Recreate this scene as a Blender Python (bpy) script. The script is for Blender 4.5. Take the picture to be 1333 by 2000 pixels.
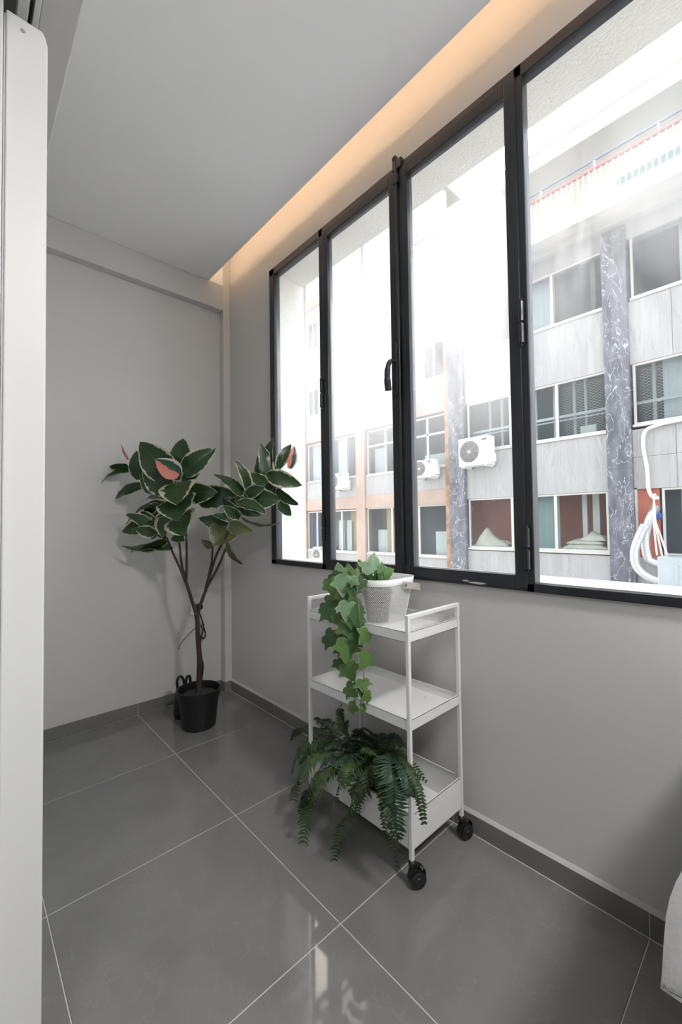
import bpy, bmesh, math, random
import numpy as np
from mathutils import Vector, Matrix

for o in list(bpy.data.objects):
    bpy.data.objects.remove(o, do_unlink=True)
scene = bpy.context.scene
C = scene.collection
rnd = random.Random(7)

# ------------------------------------------------------------------ camera
FPX, CXP, CYP = 812.56, 666.5, 1000.0
YAW, PIT, ROL = 0.744598, 0.028456, -0.013724
CAM = np.array([-1.37966, -2.30171, 1.11869])


def cam_axes():
    f = np.array([math.sin(YAW) * math.cos(PIT), math.cos(YAW) * math.cos(PIT), math.sin(PIT)])
    r = np.array([math.cos(YAW), -math.sin(YAW), 0.0])
    u = np.cross(r, f)
    c, s = math.cos(ROL), math.sin(ROL)
    return np.array([c * r + s * u, -s * r + c * u, f])


AX = cam_axes()
cam_data = bpy.data.cameras.new('camera')
cam_data.sensor_fit = 'HORIZONTAL'
cam_data.sensor_width = 36.0
cam_data.lens = FPX / 1333.0 * 36.0
cam_data.clip_start = 0.02
cam_data.clip_end = 200
cam = bpy.data.objects.new('camera', cam_data)
C.objects.link(cam)
M = Matrix.Identity(4)
for i in range(3):
    M[i][0], M[i][1], M[i][2], M[i][3] = AX[0][i], AX[1][i], -AX[2][i], CAM[i]
cam.matrix_world = M
scene.camera = cam


def ray(x, y):
    return np.array([(x - CXP) / FPX, -(y - CYP) / FPX, 1.0]) @ AX


def on_x(x, y, X):
    d = ray(x, y)
    return Vector(CAM + d * (X - CAM[0]) / d[0])


def on_y(x, y, Y):
    d = ray(x, y)
    return Vector(CAM + d * (Y - CAM[1]) / d[1])


def on_z(x, y, Z):
    d = ray(x, y)
    return Vector(CAM + d * (Z - CAM[2]) / d[2])


def at_depth(x, y, D):
    return Vector(CAM + ray(x, y) * D)


def depth_of(p):
    return float((np.array(p) - CAM) @ AX[2])


# ------------------------------------------------------------------ sky, sun, exposure
SUN_DIR = Vector((0.574, 0.591, 0.566)).normalized()      # towards the sun
world = bpy.data.worlds.new('sky')
scene.world = world
world.use_nodes = True
wn = world.node_tree
wn.nodes.clear()
w_out = wn.nodes.new('ShaderNodeOutputWorld')
w_bg = wn.nodes.new('ShaderNodeBackground')
w_sky = wn.nodes.new('ShaderNodeTexSky')
w_sky.sky_type = 'NISHITA'
w_sky.sun_disc = False
w_sky.sun_elevation = math.asin(SUN_DIR.z)
w_sky.sun_rotation = math.atan2(SUN_DIR.x, SUN_DIR.y)
w_sky.air_density = 1.0
w_sky.dust_density = 5.0
w_sky.ozone_density = 1.0
w_mix = wn.nodes.new('ShaderNodeMixRGB')
w_mix.inputs[0].default_value = 0.55
w_mix.inputs[2].default_value = (5.6, 5.6, 5.7, 1)
wn.links.new(w_sky.outputs[0], w_mix.inputs[1])
wn.links.new(w_mix.outputs[0], w_bg.inputs[0])
w_bg.inputs[1].default_value = 0.84
wn.links.new(w_bg.outputs[0], w_out.inputs[0])

sun_l = bpy.data.lights.new('sun', 'SUN')
sun_l.energy = 4.0
sun_l.angle = math.radians(0.6)
sun_l.color = (1.0, 0.95, 0.88)
sun = bpy.data.objects.new('sun', sun_l)
C.objects.link(sun)
sun.rotation_euler = SUN_DIR.to_track_quat('Z', 'Y').to_euler()
sun.location = (6, 6, 14)

vs = scene.view_settings
vs.view_transform = 'Standard'
vs.look = 'None'
vs.gamma = 1.0
vs.exposure = 0.0
vs.use_curve_mapping = False

# ------------------------------------------------------------------ helpers
WL = {}


def link(o):
    C.objects.link(o)
    return o


def tag(o, label=None, cat=None, group=None, kind=None):
    if label:
        o['label'] = label
    if cat:
        o['category'] = cat
    if group:
        o['group'] = group
    if kind:
        o['kind'] = kind
    return o


def thing(name, loc, label, cat, group=None, kind=None):
    o = bpy.data.objects.new(name, None)
    o.empty_display_size = 0.05
    link(o)
    o.location = loc
    WL[o.name] = Vector(loc)
    return tag(o, label, cat, group, kind)


class MB:
    """collects vertices and faces in world coordinates"""

    def __init__(s):
        s.v, s.f, s.uv = [], [], {}

    def add(s, verts, faces):
        n = len(s.v)
        s.v += [Vector(p) for p in verts]
        s.f += [tuple(i + n for i in f) for f in faces]
        return s

    def box(s, x0, x1, y0, y1, z0, z1):
        x0, x1 = min(x0, x1), max(x0, x1)
        y0, y1 = min(y0, y1), max(y0, y1)
        z0, z1 = min(z0, z1), max(z0, z1)
        return s.add([(x0, y0, z0), (x1, y0, z0), (x1, y1, z0), (x0, y1, z0), (x0, y0, z1), (x1, y0, z1), (x1, y1, z1), (x0, y1, z1)],
                     [(0, 3, 2, 1), (4, 5, 6, 7), (0, 1, 5, 4), (1, 2, 6, 5), (2, 3, 7, 6), (3, 0, 4, 7)])

    def prism(s, pts, axis, a, b):
        """closed 2-D outline extruded along axis (0,1,2) from a to b"""
        n = len(pts)

        def mk(p, t):
            q = list(p)
            q.insert(axis, t)
            return q
        vs_ = [mk(p, a) for p in pts] + [mk(p, b) for p in pts]
        fs = [tuple(range(n))[::-1], tuple(range(n, 2 * n))]
        fs += [(i, (i + 1) % n, n + (i + 1) % n, n + i) for i in range(n)]
        return s.add(vs_, fs)

    def tube(s, path, rad, n=8, caps=True):
        path = [Vector(p) for p in path]
        rads = rad if hasattr(rad, '__len__') else [rad] * len(path)
        up = Vector((0, 0, 1))
        vs_, fs = [], []
        prev = None
        for i, p in enumerate(path):
            t = (path[min(i + 1, len(path) - 1)] - path[max(i - 1, 0)])
            if t.length < 1e-9:
                t = Vector((0, 0, 1))
            t.normalize()
            if prev is None:
                a = t.cross(up if abs(t.z) < 0.95 else Vector((1, 0, 0))).normalized()
            else:
                a = (prev - t * prev.dot(t)).normalized()
            prev = a
            b = t.cross(a)
            for k in range(n):
                an = 2 * math.pi * k / n
                vs_.append(p + (a * math.cos(an) + b * math.sin(an)) * rads[i])
        for i in range(len(path) - 1):
            for k in range(n):
                fs.append((i * n + k, i * n + (k + 1) % n, (i + 1) * n + (k + 1) % n, (i + 1) * n + k))
        if caps:
            fs.append(tuple(range(n))[::-1])
            m = (len(path) - 1) * n
            fs.append(tuple(range(m, m + n)))
        return s.add(vs_, fs)

    def lathe(s, prof, center, n=32, axis=2, sx=1.0, sy=1.0):
        vs_, fs = [], []
        c = Vector(center)
        for r, h in prof:
            for k in range(n):
                a = 2 * math.pi * k / n
                q = [r * math.cos(a) * sx, r * math.sin(a) * sy]
                q.insert(axis, h)
                vs_.append(c + Vector(q))
        m = len(prof)
        for i in range(m - 1):
            for k in range(n):
                fs.append((i * n + k, i * n + (k + 1) % n, (i + 1) * n + (k + 1) % n, (i + 1) * n + k))
        if prof[0][0] > 1e-5:
            fs.append(tuple(range(n))[::-1])
        if prof[-1][0] > 1e-5:
            fs.append(tuple(range((m - 1) * n, m * n)))
        return s.add(vs_, fs)

    def build(s, name, mat, parent=None, bevel=0.0, smooth=False, label=None, seg=2):
        lo = Vector((min(p.x for p in s.v), min(p.y for p in s.v), min(p.z for p in s.v)))
        hi = Vector((max(p.x for p in s.v), max(p.y for p in s.v), max(p.z for p in s.v)))
        c = (lo + hi) / 2
        c.z = lo.z
        me = bpy.data.meshes.new(name)
        me.from_pydata([tuple(p - c) for p in s.v], [], s.f)
        me.update()
        if smooth:
            me.polygons.foreach_set('use_smooth', [True] * len(me.polygons))
        me.materials.append(mat)
        o = bpy.data.objects.new(name, me)
        link(o)
        WL[o.name] = c
        if parent is not None:
            o.parent = parent
            o.location = c - WL[parent.name]
        else:
            o.location = c
        if bevel > 0:
            md = o.modifiers.new('bevel', 'BEVEL')
            md.width = bevel
            md.segments = seg
            md.limit_method = 'ANGLE'
            md.angle_limit = math.radians(40)
        if label:
            o['label'] = label
        return o


def bez(a, b, c, n=10):
    a, b, c = Vector(a), Vector(b), Vector(c)
    return [a * (1 - t) ** 2 + b * 2 * t * (1 - t) + c * t * t for t in [i / n for i in range(n + 1)]]


def smooth_path(pts, n=6):
    pts = [Vector(p) for p in pts]
    out = []
    for i in range(len(pts) - 1):
        p0 = pts[max(i - 1, 0)]
        p1, p2 = pts[i], pts[i + 1]
        p3 = pts[min(i + 2, len(pts) - 1)]
        for k in range(n):
            t = k / n
            out.append(0.5 * ((2 * p1) + (p2 - p0) * t + (2 * p0 - 5 * p1 + 4 * p2 - p3) * t * t + (3 * p1 - p0 - 3 * p2 + p3) * t ** 3))
    out.append(pts[-1])
    return out


# ------------------------------------------------------------------ materials
def nodes(m):
    m.use_nodes = True
    return m.node_tree


def pmat(name, col, rough=0.5, metal=0.0, spec=0.5, var=0.0, scale=8.0, bump=0.0, bscale=60.0, col2=None, stretch=None, coat=0.0):
    m = bpy.data.materials.new(name)
    t = nodes(m)
    b = t.nodes['Principled BSDF']
    b.inputs['Base Color'].default_value = (*col, 1)
    b.inputs['Roughness'].default_value = rough
    b.inputs['Metallic'].default_value = metal
    b.inputs['Specular IOR Level'].default_value = spec
    if coat:
        b.inputs['Coat Weight'].default_value = coat
    if var > 0 or bump > 0 or col2:
        tc = t.nodes.new('ShaderNodeTexCoord')
        mp = t.nodes.new('ShaderNodeMapping')
        if stretch:
            mp.inputs['Scale'].default_value = stretch
        t.links.new(tc.outputs['Object'], mp.inputs[0])
    if var > 0 or col2:
        nz = t.nodes.new('ShaderNodeTexNoise')
        nz.inputs['Scale'].default_value = scale
        nz.inputs['Detail'].default_value = 6
        t.links.new(mp.outputs[0], nz.inputs[0])
        mx = t.nodes.new('ShaderNodeMixRGB')
        rp = t.nodes.new('ShaderNodeValToRGB')
        rp.color_ramp.elements[0].position = 0.35
        rp.color_ramp.elements[1].position = 0.65
        t.links.new(nz.outputs[0], rp.inputs[0])
        t.links.new(rp.outputs[0], mx.inputs[0])
        c2 = col2 or tuple(min(1, c * (1 + var)) for c in col)
        c1 = col if col2 else tuple(c * (1 - var) for c in col)
        mx.inputs[1].default_value = (*c1, 1)
        mx.inputs[2].default_value = (*c2, 1)
        t.links.new(mx.outputs[0], b.inputs['Base Color'])
    if bump > 0:
        n2 = t.nodes.new('ShaderNodeTexNoise')
        n2.inputs['Scale'].default_value = bscale
        n2.inputs['Detail'].default_value = 4
        t.links.new(mp.outputs[0], n2.inputs[0])
        bp = t.nodes.new('ShaderNodeBump')
        bp.inputs['Strength'].default_value = bump
        bp.inputs['Distance'].default_value = 0.01
        t.links.new(n2.outputs[0], bp.inputs['Height'])
        t.links.new(bp.outputs[0], b.inputs['Normal'])
    return m


def glass_mat(name, dust_glare_lo, dust_glare_hi, tint=(0.97, 0.985, 0.98), gloss=0.07, scale=3.0, zfade=None):
    """window glass: mostly clear, a weak reflection, a pale film of dust and painted glare"""
    m = bpy.data.materials.new(name)
    t = nodes(m)
    t.nodes.clear()
    out = t.nodes.new('ShaderNodeOutputMaterial')
    tr = t.nodes.new('ShaderNodeBsdfTransparent')
    tr.inputs[0].default_value = (*tint, 1)
    gl = t.nodes.new('ShaderNodeBsdfGlossy')
    gl.inputs['Roughness'].default_value = 0.02
    lw = t.nodes.new('ShaderNodeLayerWeight')
    lw.inputs[0].default_value = 0.12
    mul = t.nodes.new('ShaderNodeMath')
    mul.operation = 'MULTIPLY'
    mul.inputs[1].default_value = gloss * 8
    t.links.new(lw.outputs['Fresnel'], mul.inputs[0])
    mx = t.nodes.new('ShaderNodeMixShader')
    t.links.new(mul.outputs[0], mx.inputs[0])
    t.links.new(tr.outputs[0], mx.inputs[1])
    t.links.new(gl.outputs[0], mx.inputs[2])
    if dust_glare_hi <= 0:
        t.links.new(mx.outputs[0], out.inputs[0])
        return m
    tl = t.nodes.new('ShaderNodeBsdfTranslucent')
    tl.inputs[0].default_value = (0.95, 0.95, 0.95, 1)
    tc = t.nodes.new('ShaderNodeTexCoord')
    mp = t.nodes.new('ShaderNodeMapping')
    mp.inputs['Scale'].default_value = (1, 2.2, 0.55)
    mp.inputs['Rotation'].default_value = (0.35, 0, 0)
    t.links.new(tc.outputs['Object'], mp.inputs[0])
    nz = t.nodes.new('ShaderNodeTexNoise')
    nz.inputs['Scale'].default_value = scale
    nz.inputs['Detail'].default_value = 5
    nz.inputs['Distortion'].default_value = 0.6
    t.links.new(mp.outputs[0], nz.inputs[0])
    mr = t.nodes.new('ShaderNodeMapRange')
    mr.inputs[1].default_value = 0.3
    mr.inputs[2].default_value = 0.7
    mr.inputs[3].default_value = dust_glare_lo
    mr.inputs[4].default_value = dust_glare_hi
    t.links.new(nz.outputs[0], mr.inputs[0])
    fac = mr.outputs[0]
    if zfade:                       # painted lens glare fades out towards the bottom and top of the glass
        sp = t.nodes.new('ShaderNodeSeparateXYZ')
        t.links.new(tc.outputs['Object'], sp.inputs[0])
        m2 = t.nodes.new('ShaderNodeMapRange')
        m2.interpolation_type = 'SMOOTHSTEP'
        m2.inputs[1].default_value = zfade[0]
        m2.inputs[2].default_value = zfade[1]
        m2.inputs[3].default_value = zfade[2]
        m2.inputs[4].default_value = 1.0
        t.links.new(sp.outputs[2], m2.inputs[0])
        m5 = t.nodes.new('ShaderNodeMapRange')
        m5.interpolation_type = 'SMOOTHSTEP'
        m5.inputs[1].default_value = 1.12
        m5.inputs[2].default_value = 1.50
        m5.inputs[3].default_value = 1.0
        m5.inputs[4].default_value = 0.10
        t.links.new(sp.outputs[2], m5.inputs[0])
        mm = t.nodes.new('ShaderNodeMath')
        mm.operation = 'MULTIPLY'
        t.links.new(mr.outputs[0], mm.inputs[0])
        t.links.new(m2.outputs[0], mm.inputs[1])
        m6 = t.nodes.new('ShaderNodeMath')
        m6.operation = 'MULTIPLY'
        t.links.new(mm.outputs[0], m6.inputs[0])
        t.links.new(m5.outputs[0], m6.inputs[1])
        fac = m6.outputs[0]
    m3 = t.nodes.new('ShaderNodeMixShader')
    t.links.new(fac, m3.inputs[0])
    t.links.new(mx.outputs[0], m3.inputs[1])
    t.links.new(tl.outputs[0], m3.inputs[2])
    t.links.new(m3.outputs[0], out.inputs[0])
    return m


def emat(name, col, strength):
    m = bpy.data.materials.new(name)
    t = nodes(m)
    t.nodes.clear()
    out = t.nodes.new('ShaderNodeOutputMaterial')
    e = t.nodes.new('ShaderNodeEmission')
    e.inputs[0].default_value = (*col, 1)
    e.inputs[1].default_value = strength
    t.links.new(e.outputs[0], out.inputs[0])
    return m


def tile_mat():
    m = bpy.data.materials.new('porcelain_tile')
    t = nodes(m)
    b = t.nodes['Principled BSDF']
    b.inputs['Roughness'].default_value = 0.055
    b.inputs['Specular IOR Level'].default_value = 0.5
    g = t.nodes.new('ShaderNodeNewGeometry')
    n1 = t.nodes.new('ShaderNodeTexNoise')
    n1.inputs['Scale'].default_value = 3.5
    n1.inputs['Detail'].default_value = 8
    n1.inputs['Distortion'].default_value = 1.2
    t.links.new(g.outputs['Position'], n1.inputs[0])
    r1 = t.nodes.new('ShaderNodeValToRGB')
    r1.color_ramp.elements[0].position = 0.3
    r1.color_ramp.elements[0].color = (0.178, 0.176, 0.172, 1)
    r1.color_ramp.elements[1].position = 0.72
    r1.color_ramp.elements[1].color = (0.212, 0.210, 0.206, 1)
    t.links.new(n1.outputs[0], r1.inputs[0])
    # pale hairline veins
    n2 = t.nodes.new('ShaderNodeTexNoise')
    n2.inputs['Scale'].default_value = 5.0
    n2.inputs['Detail'].default_value = 4
    n2.inputs['Distortion'].default_value = 2.2
    t.links.new(g.outputs['Position'], n2.inputs[0])
    r2 = t.nodes.new('ShaderNodeValToRGB')
    e = r2.color_ramp.elements
    e[0].position = 0.488
    e[0].color = (0, 0, 0, 1)
    e[1].position = 0.512
    e[1].color = (0, 0, 0, 1)
    k = r2.color_ramp.elements.new(0.5)
    k.color = (0.22, 0.22, 0.22, 1)
    t.links.new(n2.outputs[0], r2.inputs[0])
    mx = t.nodes.new('ShaderNodeMixRGB')
    mx.inputs[2].default_value = (0.30, 0.30, 0.295, 1)
    t.links.new(r2.outputs[0], mx.inputs[0])
    t.links.new(r1.outputs[0], mx.inputs[1])
    t.links.new(mx.outputs[0], b.inputs['Base Color'])
    return m


def marble_mat(name, dark, light, veinc, vscale=1.6, stretch=(1, 1, 0.35), rough=0.35, vw=0.03):
    m = bpy.data.materials.new(name)
    t = nodes(m)
    b = t.nodes['Principled BSDF']
    b.inputs['Roughness'].default_value = rough
    g = t.nodes.new('ShaderNodeNewGeometry')
    mp = t.nodes.new('ShaderNodeMapping')
    mp.inputs['Scale'].default_value = stretch
    t.links.new(g.outputs['Position'], mp.inputs[0])
    n1 = t.nodes.new('ShaderNodeTexNoise')
    n1.inputs['Scale'].default_value = 2.6
    n1.inputs['Detail'].default_value = 8
    t.links.new(mp.outputs[0], n1.inputs[0])
    r1 = t.nodes.new('ShaderNodeValToRGB')
    r1.color_ramp.elements[0].position = 0.35
    r1.color_ramp.elements[0].color = (*dark, 1)
    r1.color_ramp.elements[1].position = 0.68
    r1.color_ramp.elements[1].color = (*light, 1)
    t.links.new(n1.outputs[0], r1.inputs[0])
    n2 = t.nodes.new('ShaderNodeTexNoise')
    n2.inputs['Scale'].default_value = vscale
    n2.inputs['Detail'].default_value = 7
    n2.inputs['Distortion'].default_value = 2.0
    t.links.new(mp.outputs[0], n2.inputs[0])
    r2 = t.nodes.new('ShaderNodeValToRGB')
    e = r2.color_ramp.elements
    e[0].position = 0.5 - vw
    e[0].color = (0, 0, 0, 1)
    e[1].position = 0.5 + vw
    e[1].color = (0, 0, 0, 1)
    k = e.new(0.5)
    k.color = (1, 1, 1, 1)
    t.links.new(n2.outputs[0], r2.inputs[0])
    mx = t.nodes.new('ShaderNodeMixRGB')
    mx.inputs[2].default_value = (*veinc, 1)
    t.links.new(r2.outputs[0], mx.inputs[0])
    t.links.new(r1.outputs[0], mx.inputs[1])
    t.links.new(mx.outputs[0], b.inputs['Base Color'])
    return m


def leaf_mat(name, green, green2, edge, under, edge_at=0.80, rough=0.32, pink=None):
    """variegated leaf: UV x = along, y = across (-1..1 stored as 0..1)"""
    m = bpy.data.materials.new(name)
    t = nodes(m)
    b = t.nodes['Principled BSDF']
    b.inputs['Roughness'].default_value = rough
    uv = t.nodes.new('ShaderNodeUVMap')
    sp = t.nodes.new('ShaderNodeSeparateXYZ')
    t.links.new(uv.outputs[0], sp.inputs[0])
    g = t.nodes.new('ShaderNodeNewGeometry')
    nz = t.nodes.new('ShaderNodeTexNoise')
    nz.inputs['Scale'].default_value = 38
    nz.inputs['Detail'].default_value = 3
    t.links.new(g.outputs['Position'], nz.inputs[0])

    def math_(op, a, bb):
        q = t.nodes.new('ShaderNodeMath')
        q.operation = op
        for i, s_ in enumerate((a, bb)):
            if s_ is None:
                continue
            if isinstance(s_, (int, float)):
                q.inputs[i].default_value = s_
            else:
                t.links.new(s_, q.inputs[i])
        return q.outputs[0]
    c = math_('SUBTRACT', sp.outputs[1], 0.5)
    a = math_('MULTIPLY', math_('ABSOLUTE', c, None), 2.0)
    jag = math_('MULTIPLY', math_('SUBTRACT', nz.outputs[0], 0.5), 0.55)
    e = math_('ADD', a, jag)
    gt = math_('GREATER_THAN', e, edge_at)
    # darker and lighter side veins
    wv = t.nodes.new('ShaderNodeTexWave')
    wv.inputs['Scale'].default_value = 5.0
    wv.inputs['Distortion'].default_value = 1.0
    cmb = t.nodes.new('ShaderNodeCombineXYZ')
    t.links.new(math_('SUBTRACT', sp.outputs[0], math_('MULTIPLY', a, 0.25)), cmb.inputs[0])
    t.links.new(cmb.outputs[0], wv.inputs[0])
    m1 = t.nodes.new('ShaderNodeMixRGB')
    m1.inputs[1].default_value = (*green, 1)
    m1.inputs[2].default_value = (*green2, 1)
    t.links.new(wv.outputs[0], m1.inputs[0])
    mid = math_('LESS_THAN', a, 0.035)
    m2 = t.nodes.new('ShaderNodeMixRGB')
    m2.inputs[2].default_value = (green2[0] * 2.0, green2[1] * 1.8, green2[2] * 1.8, 1)
    t.links.new(math_('MULTIPLY', mid, 0.6), m2.inputs[0])
    t.links.new(m1.outputs[0], m2.inputs[1])
    m3 = t.nodes.new('ShaderNodeMixRGB')
    m3.inputs[2].default_value = (*edge, 1)
    t.links.new(gt, m3.inputs[0])
    t.links.new(m2.outputs[0], m3.inputs[1])
    last = m3
    if pink:
        pk = t.nodes.new('ShaderNodeMixRGB')
        pk.inputs[2].default_value = (*pink, 1)
        t.links.new(math_('GREATER_THAN', math_('ADD', sp.outputs[1], jag), 0.52), pk.inputs[0])
        t.links.new(m3.outputs[0], pk.inputs[1])
        last = pk
    m4 = t.nodes.new('ShaderNodeMixRGB')
    m4.inputs[2].default_value = (*under, 1)
    t.links.new(math_('MULTIPLY', g.outputs['Backfacing'], 0.75), m4.inputs[0])
    t.links.new(last.outputs[0], m4.inputs[1])
    t.links.new(m4.outputs[0], b.inputs['Base Color'])
    return m


MT = {
    'wall': pmat('wall_paint', (0.60, 0.59, 0.575), 0.85, bump=0.05, bscale=180, var=0.015, scale=2),
    'ceiling': pmat('ceiling_paint', (0.86, 0.86, 0.855), 0.9),
    'tile': tile_mat(),
    'grout': pmat('grout', (0.56, 0.55, 0.53), 0.9),
    'base': pmat('skirting_tile', (0.185, 0.182, 0.178), 0.22, var=0.05, scale=6),
    'caulk': pmat('caulk', (0.50, 0.495, 0.485), 0.8),
    'black': pmat('black_paint', (0.018, 0.020, 0.025), 0.32, bump=0.25, bscale=45, stretch=(1, 1, 0.3), var=0.2, scale=14),
    'white_metal': pmat('white_powder_coat', (0.80, 0.80, 0.79), 0.38),
    'door_white': pmat('white_aluminium', (0.68, 0.678, 0.67), 0.4),
    'rubber': pmat('black_rubber', (0.012, 0.012, 0.013), 0.4),
    'plastic_black': pmat('black_plastic_pot', (0.010, 0.010, 0.011), 0.42, bump=0.08, bscale=30),
    'soil': pmat('soil', (0.035, 0.032, 0.030), 0.95, bump=1.0, bscale=90, var=0.4, scale=60),
    'bark': pmat('bark', (0.045, 0.026, 0.018), 0.75, bump=0.8, bscale=50, stretch=(1, 1, 0.3), var=0.35, scale=30),
    'stem': pmat('vine_stem', (0.20, 0.15, 0.07), 0.6, var=0.2, scale=40),
    'wood': pmat('pale_birch', (0.46, 0.43, 0.39), 0.5, var=0.08, scale=20, stretch=(1, 1, 8)),
    'steel': pmat('steel', (0.6, 0.6, 0.6), 0.3, 1.0),
    'socket': pmat('white_plastic', (0.72, 0.72, 0.70), 0.35),
    'linen': pmat('white_linen', (0.74, 0.74, 0.76), 0.9, bump=0.35, bscale=30, var=0.04, scale=10),
    'linen_grey': pmat('pale_grey_linen', (0.45, 0.46, 0.50), 0.9, bump=0.3, bscale=30),
    'reveal': pmat('plaster_outside', (0.88, 0.845, 0.77), 0.9, bump=0.6, bscale=110, var=0.04, scale=5),
    'sill': pmat('marble_sill', (0.80, 0.82, 0.86), 0.4, var=0.05, scale=8),
    'led': emat('warm_led', (1.0, 0.66, 0.41), 44.0),
    'lamp': emat('fill_lamp_light', (1.0, 0.985, 0.965), 21.0),  # added fill source behind the viewer, brightens the room
    'lamp2': emat('alcove_fill_light', (1.0, 0.985, 0.965), 150.0),  # added fill source out of view, brightens the window wall
    # street
    'f_panel': marble_mat('pale_marble_panel', (0.38, 0.385, 0.39), (0.45, 0.45, 0.448), (0.33, 0.335, 0.35), 1.0, (1, 3.0, 0.35), 0.5, 0.015),
    'f_marble': marble_mat('dark_veined_marble', (0.10, 0.11, 0.135), (0.20, 0.21, 0.245), (0.62, 0.63, 0.66), 1.3, (1, 2.3, 1.0), 0.25, 0.009),
    'f_pink': pmat('pink_render', (0.48, 0.365, 0.31), 0.85, var=0.10, scale=1.6, bump=0.2, bscale=40),
    'f_white': pmat('white_window_frame', (0.60, 0.59, 0.56), 0.5),
    'own_wall': pmat('pale_grey_render', (0.52, 0.53, 0.55), 0.9, var=0.04, scale=2),
    'f_cream': pmat('cream_render', (0.62, 0.59, 0.52), 0.9, var=0.05, scale=2),
    'f_conc': pmat('stained_concrete', (0.50, 0.485, 0.46), 0.9, var=0.16, scale=1.8, bump=0.3, bscale=25, stretch=(1, 1, 0.5)),
    'f_rust': pmat('rusty_steel', (0.38, 0.22, 0.13), 0.8, var=0.3, scale=5),
    'f_glass': glass_mat('facade_glass', 0.03, 0.10, (0.90, 0.94, 0.95), 0.30, 1.2),
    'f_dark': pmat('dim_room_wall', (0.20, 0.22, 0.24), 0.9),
    'f_red': pmat('red_tile_wall', (0.42, 0.13, 0.09), 0.5, var=0.06, scale=3),
    'f_teal': pmat('pale_teal_curtain', (0.40, 0.50, 0.48), 0.9, var=0.06, scale=3, stretch=(1, 8, 0.2)),
    'f_curtain': pmat('white_net_curtain', (0.72, 0.74, 0.76), 0.9, var=0.08, scale=3, stretch=(1, 9, 0.2)),
    'f_card': pmat('cardboard', (0.60, 0.45, 0.26), 0.9),
    'f_paper': pmat('white_board', (0.80, 0.80, 0.78), 0.8),
    'ac': pmat('ac_casing', (0.84, 0.84, 0.81), 0.45),
    'ac_grille': pmat('ac_grille', (0.32, 0.33, 0.34), 0.5),
    'ac_wire': pmat('ac_grille_wire', (0.46, 0.46, 0.45), 0.5),
    'ac_fan': pmat('ac_fan', (0.05, 0.05, 0.055), 0.5),
    'pipe': pmat('cream_pipe', (0.80, 0.78, 0.72), 0.6),
    'foil': pmat('aluminium_foil_duct', (0.78, 0.79, 0.82), 0.28, 0.85, bump=0.5, bscale=40),
    'sheet': pmat('galvanised_sheet', (0.56, 0.64, 0.66), 0.4, 0.4, var=0.06, scale=3),
    'sack': pmat('sack_cloth', (0.86, 0.81, 0.70), 0.95, bump=0.6, bscale=14, var=0.08, scale=5),
    'rail_red': pmat('red_rail', (0.38, 0.13, 0.12), 0.5),
    'rail_blue': pmat('blue_grey_rail', (0.16, 0.20, 0.26), 0.5),
    'awning': pmat('teal_awning', (0.10, 0.24, 0.24), 0.8),
    'blue': pmat('blue_plastic', (0.04, 0.12, 0.42), 0.5),
    'asphalt': pmat('pale_paving', (0.52, 0.51, 0.50), 0.95, var=0.1, scale=2),
    # plants
    'ficus': leaf_mat('variegated_leaf', (0.015, 0.038, 0.014), (0.026, 0.064, 0.020), (0.46, 0.47, 0.34), (0.10, 0.135, 0.085), 0.89, 0.30),
    'ficus2': leaf_mat('variegated_leaf_cream', (0.018, 0.044, 0.014), (0.032, 0.074, 0.020), (0.50, 0.48, 0.33), (0.13, 0.15, 0.09), 0.78, 0.32),
    'ficus3': leaf_mat('olive_leaf', (0.060, 0.072, 0.024), (0.085, 0.098, 0.032), (0.34, 0.32, 0.18), (0.10, 0.11, 0.05), 0.95, 0.4),
    'ficus_pink': leaf_mat('young_pink_leaf', (0.03, 0.075, 0.05), (0.05, 0.10, 0.06), (0.62, 0.58, 0.50), (0.40, 0.30, 0.24), 0.72, 0.35, pink=(0.60, 0.20, 0.15)),
    'sheath': pmat('pink_leaf_sheath', (0.40, 0.17, 0.13), 0.5),
    'ivy': leaf_mat('ivy_leaf', (0.066, 0.145, 0.034), (0.095, 0.185, 0.045), (0.20, 0.28, 0.095), (0.11, 0.16, 0.06), 0.90, 0.45),
    'ivy2': leaf_mat('ivy_leaf_dark', (0.030, 0.085, 0.026), (0.048, 0.118, 0.036), (0.10, 0.17, 0.065), (0.06, 0.10, 0.045), 0.94, 0.45),
    'ivy3': leaf_mat('ivy_leaf_pale', (0.13, 0.24, 0.13), (0.17, 0.29, 0.15), (0.30, 0.38, 0.24), (0.17, 0.23, 0.14), 0.86, 0.45),
    'fern': pmat('fern_green', (0.018, 0.040, 0.013), 0.5, col2=(0.034, 0.068, 0.018), var=0.1, scale=18),
    'fern2': pmat('fern_yellow_green', (0.038, 0.075, 0.020), 0.45, col2=(0.060, 0.105, 0.028), var=0.1, scale=18),
    'fern3': pmat('fern_blue_green', (0.013, 0.038, 0.020), 0.5, col2=(0.022, 0.062, 0.030), var=0.1, scale=18),
}
MT['pane1'] = glass_mat('glass_pane_left', 0.15, 0.42, zfade=(0.25, 1.0, 0.05))  # white lens glare built into the dust film, strongest at mid height
MT['pane2'] = glass_mat('glass_pane_dust_glare', 0.42, 0.68, zfade=(0.25, 1.0, 0.05))
MT['pane3'] = glass_mat('glass_pane_smear_glare', 0.28, 0.64, zfade=(0.30, 1.05, 0.04))
MT['pane4'] = glass_mat('glass_pane_right', 0.06, 0.34, zfade=(0.45, 1.15, 0.03))

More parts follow.
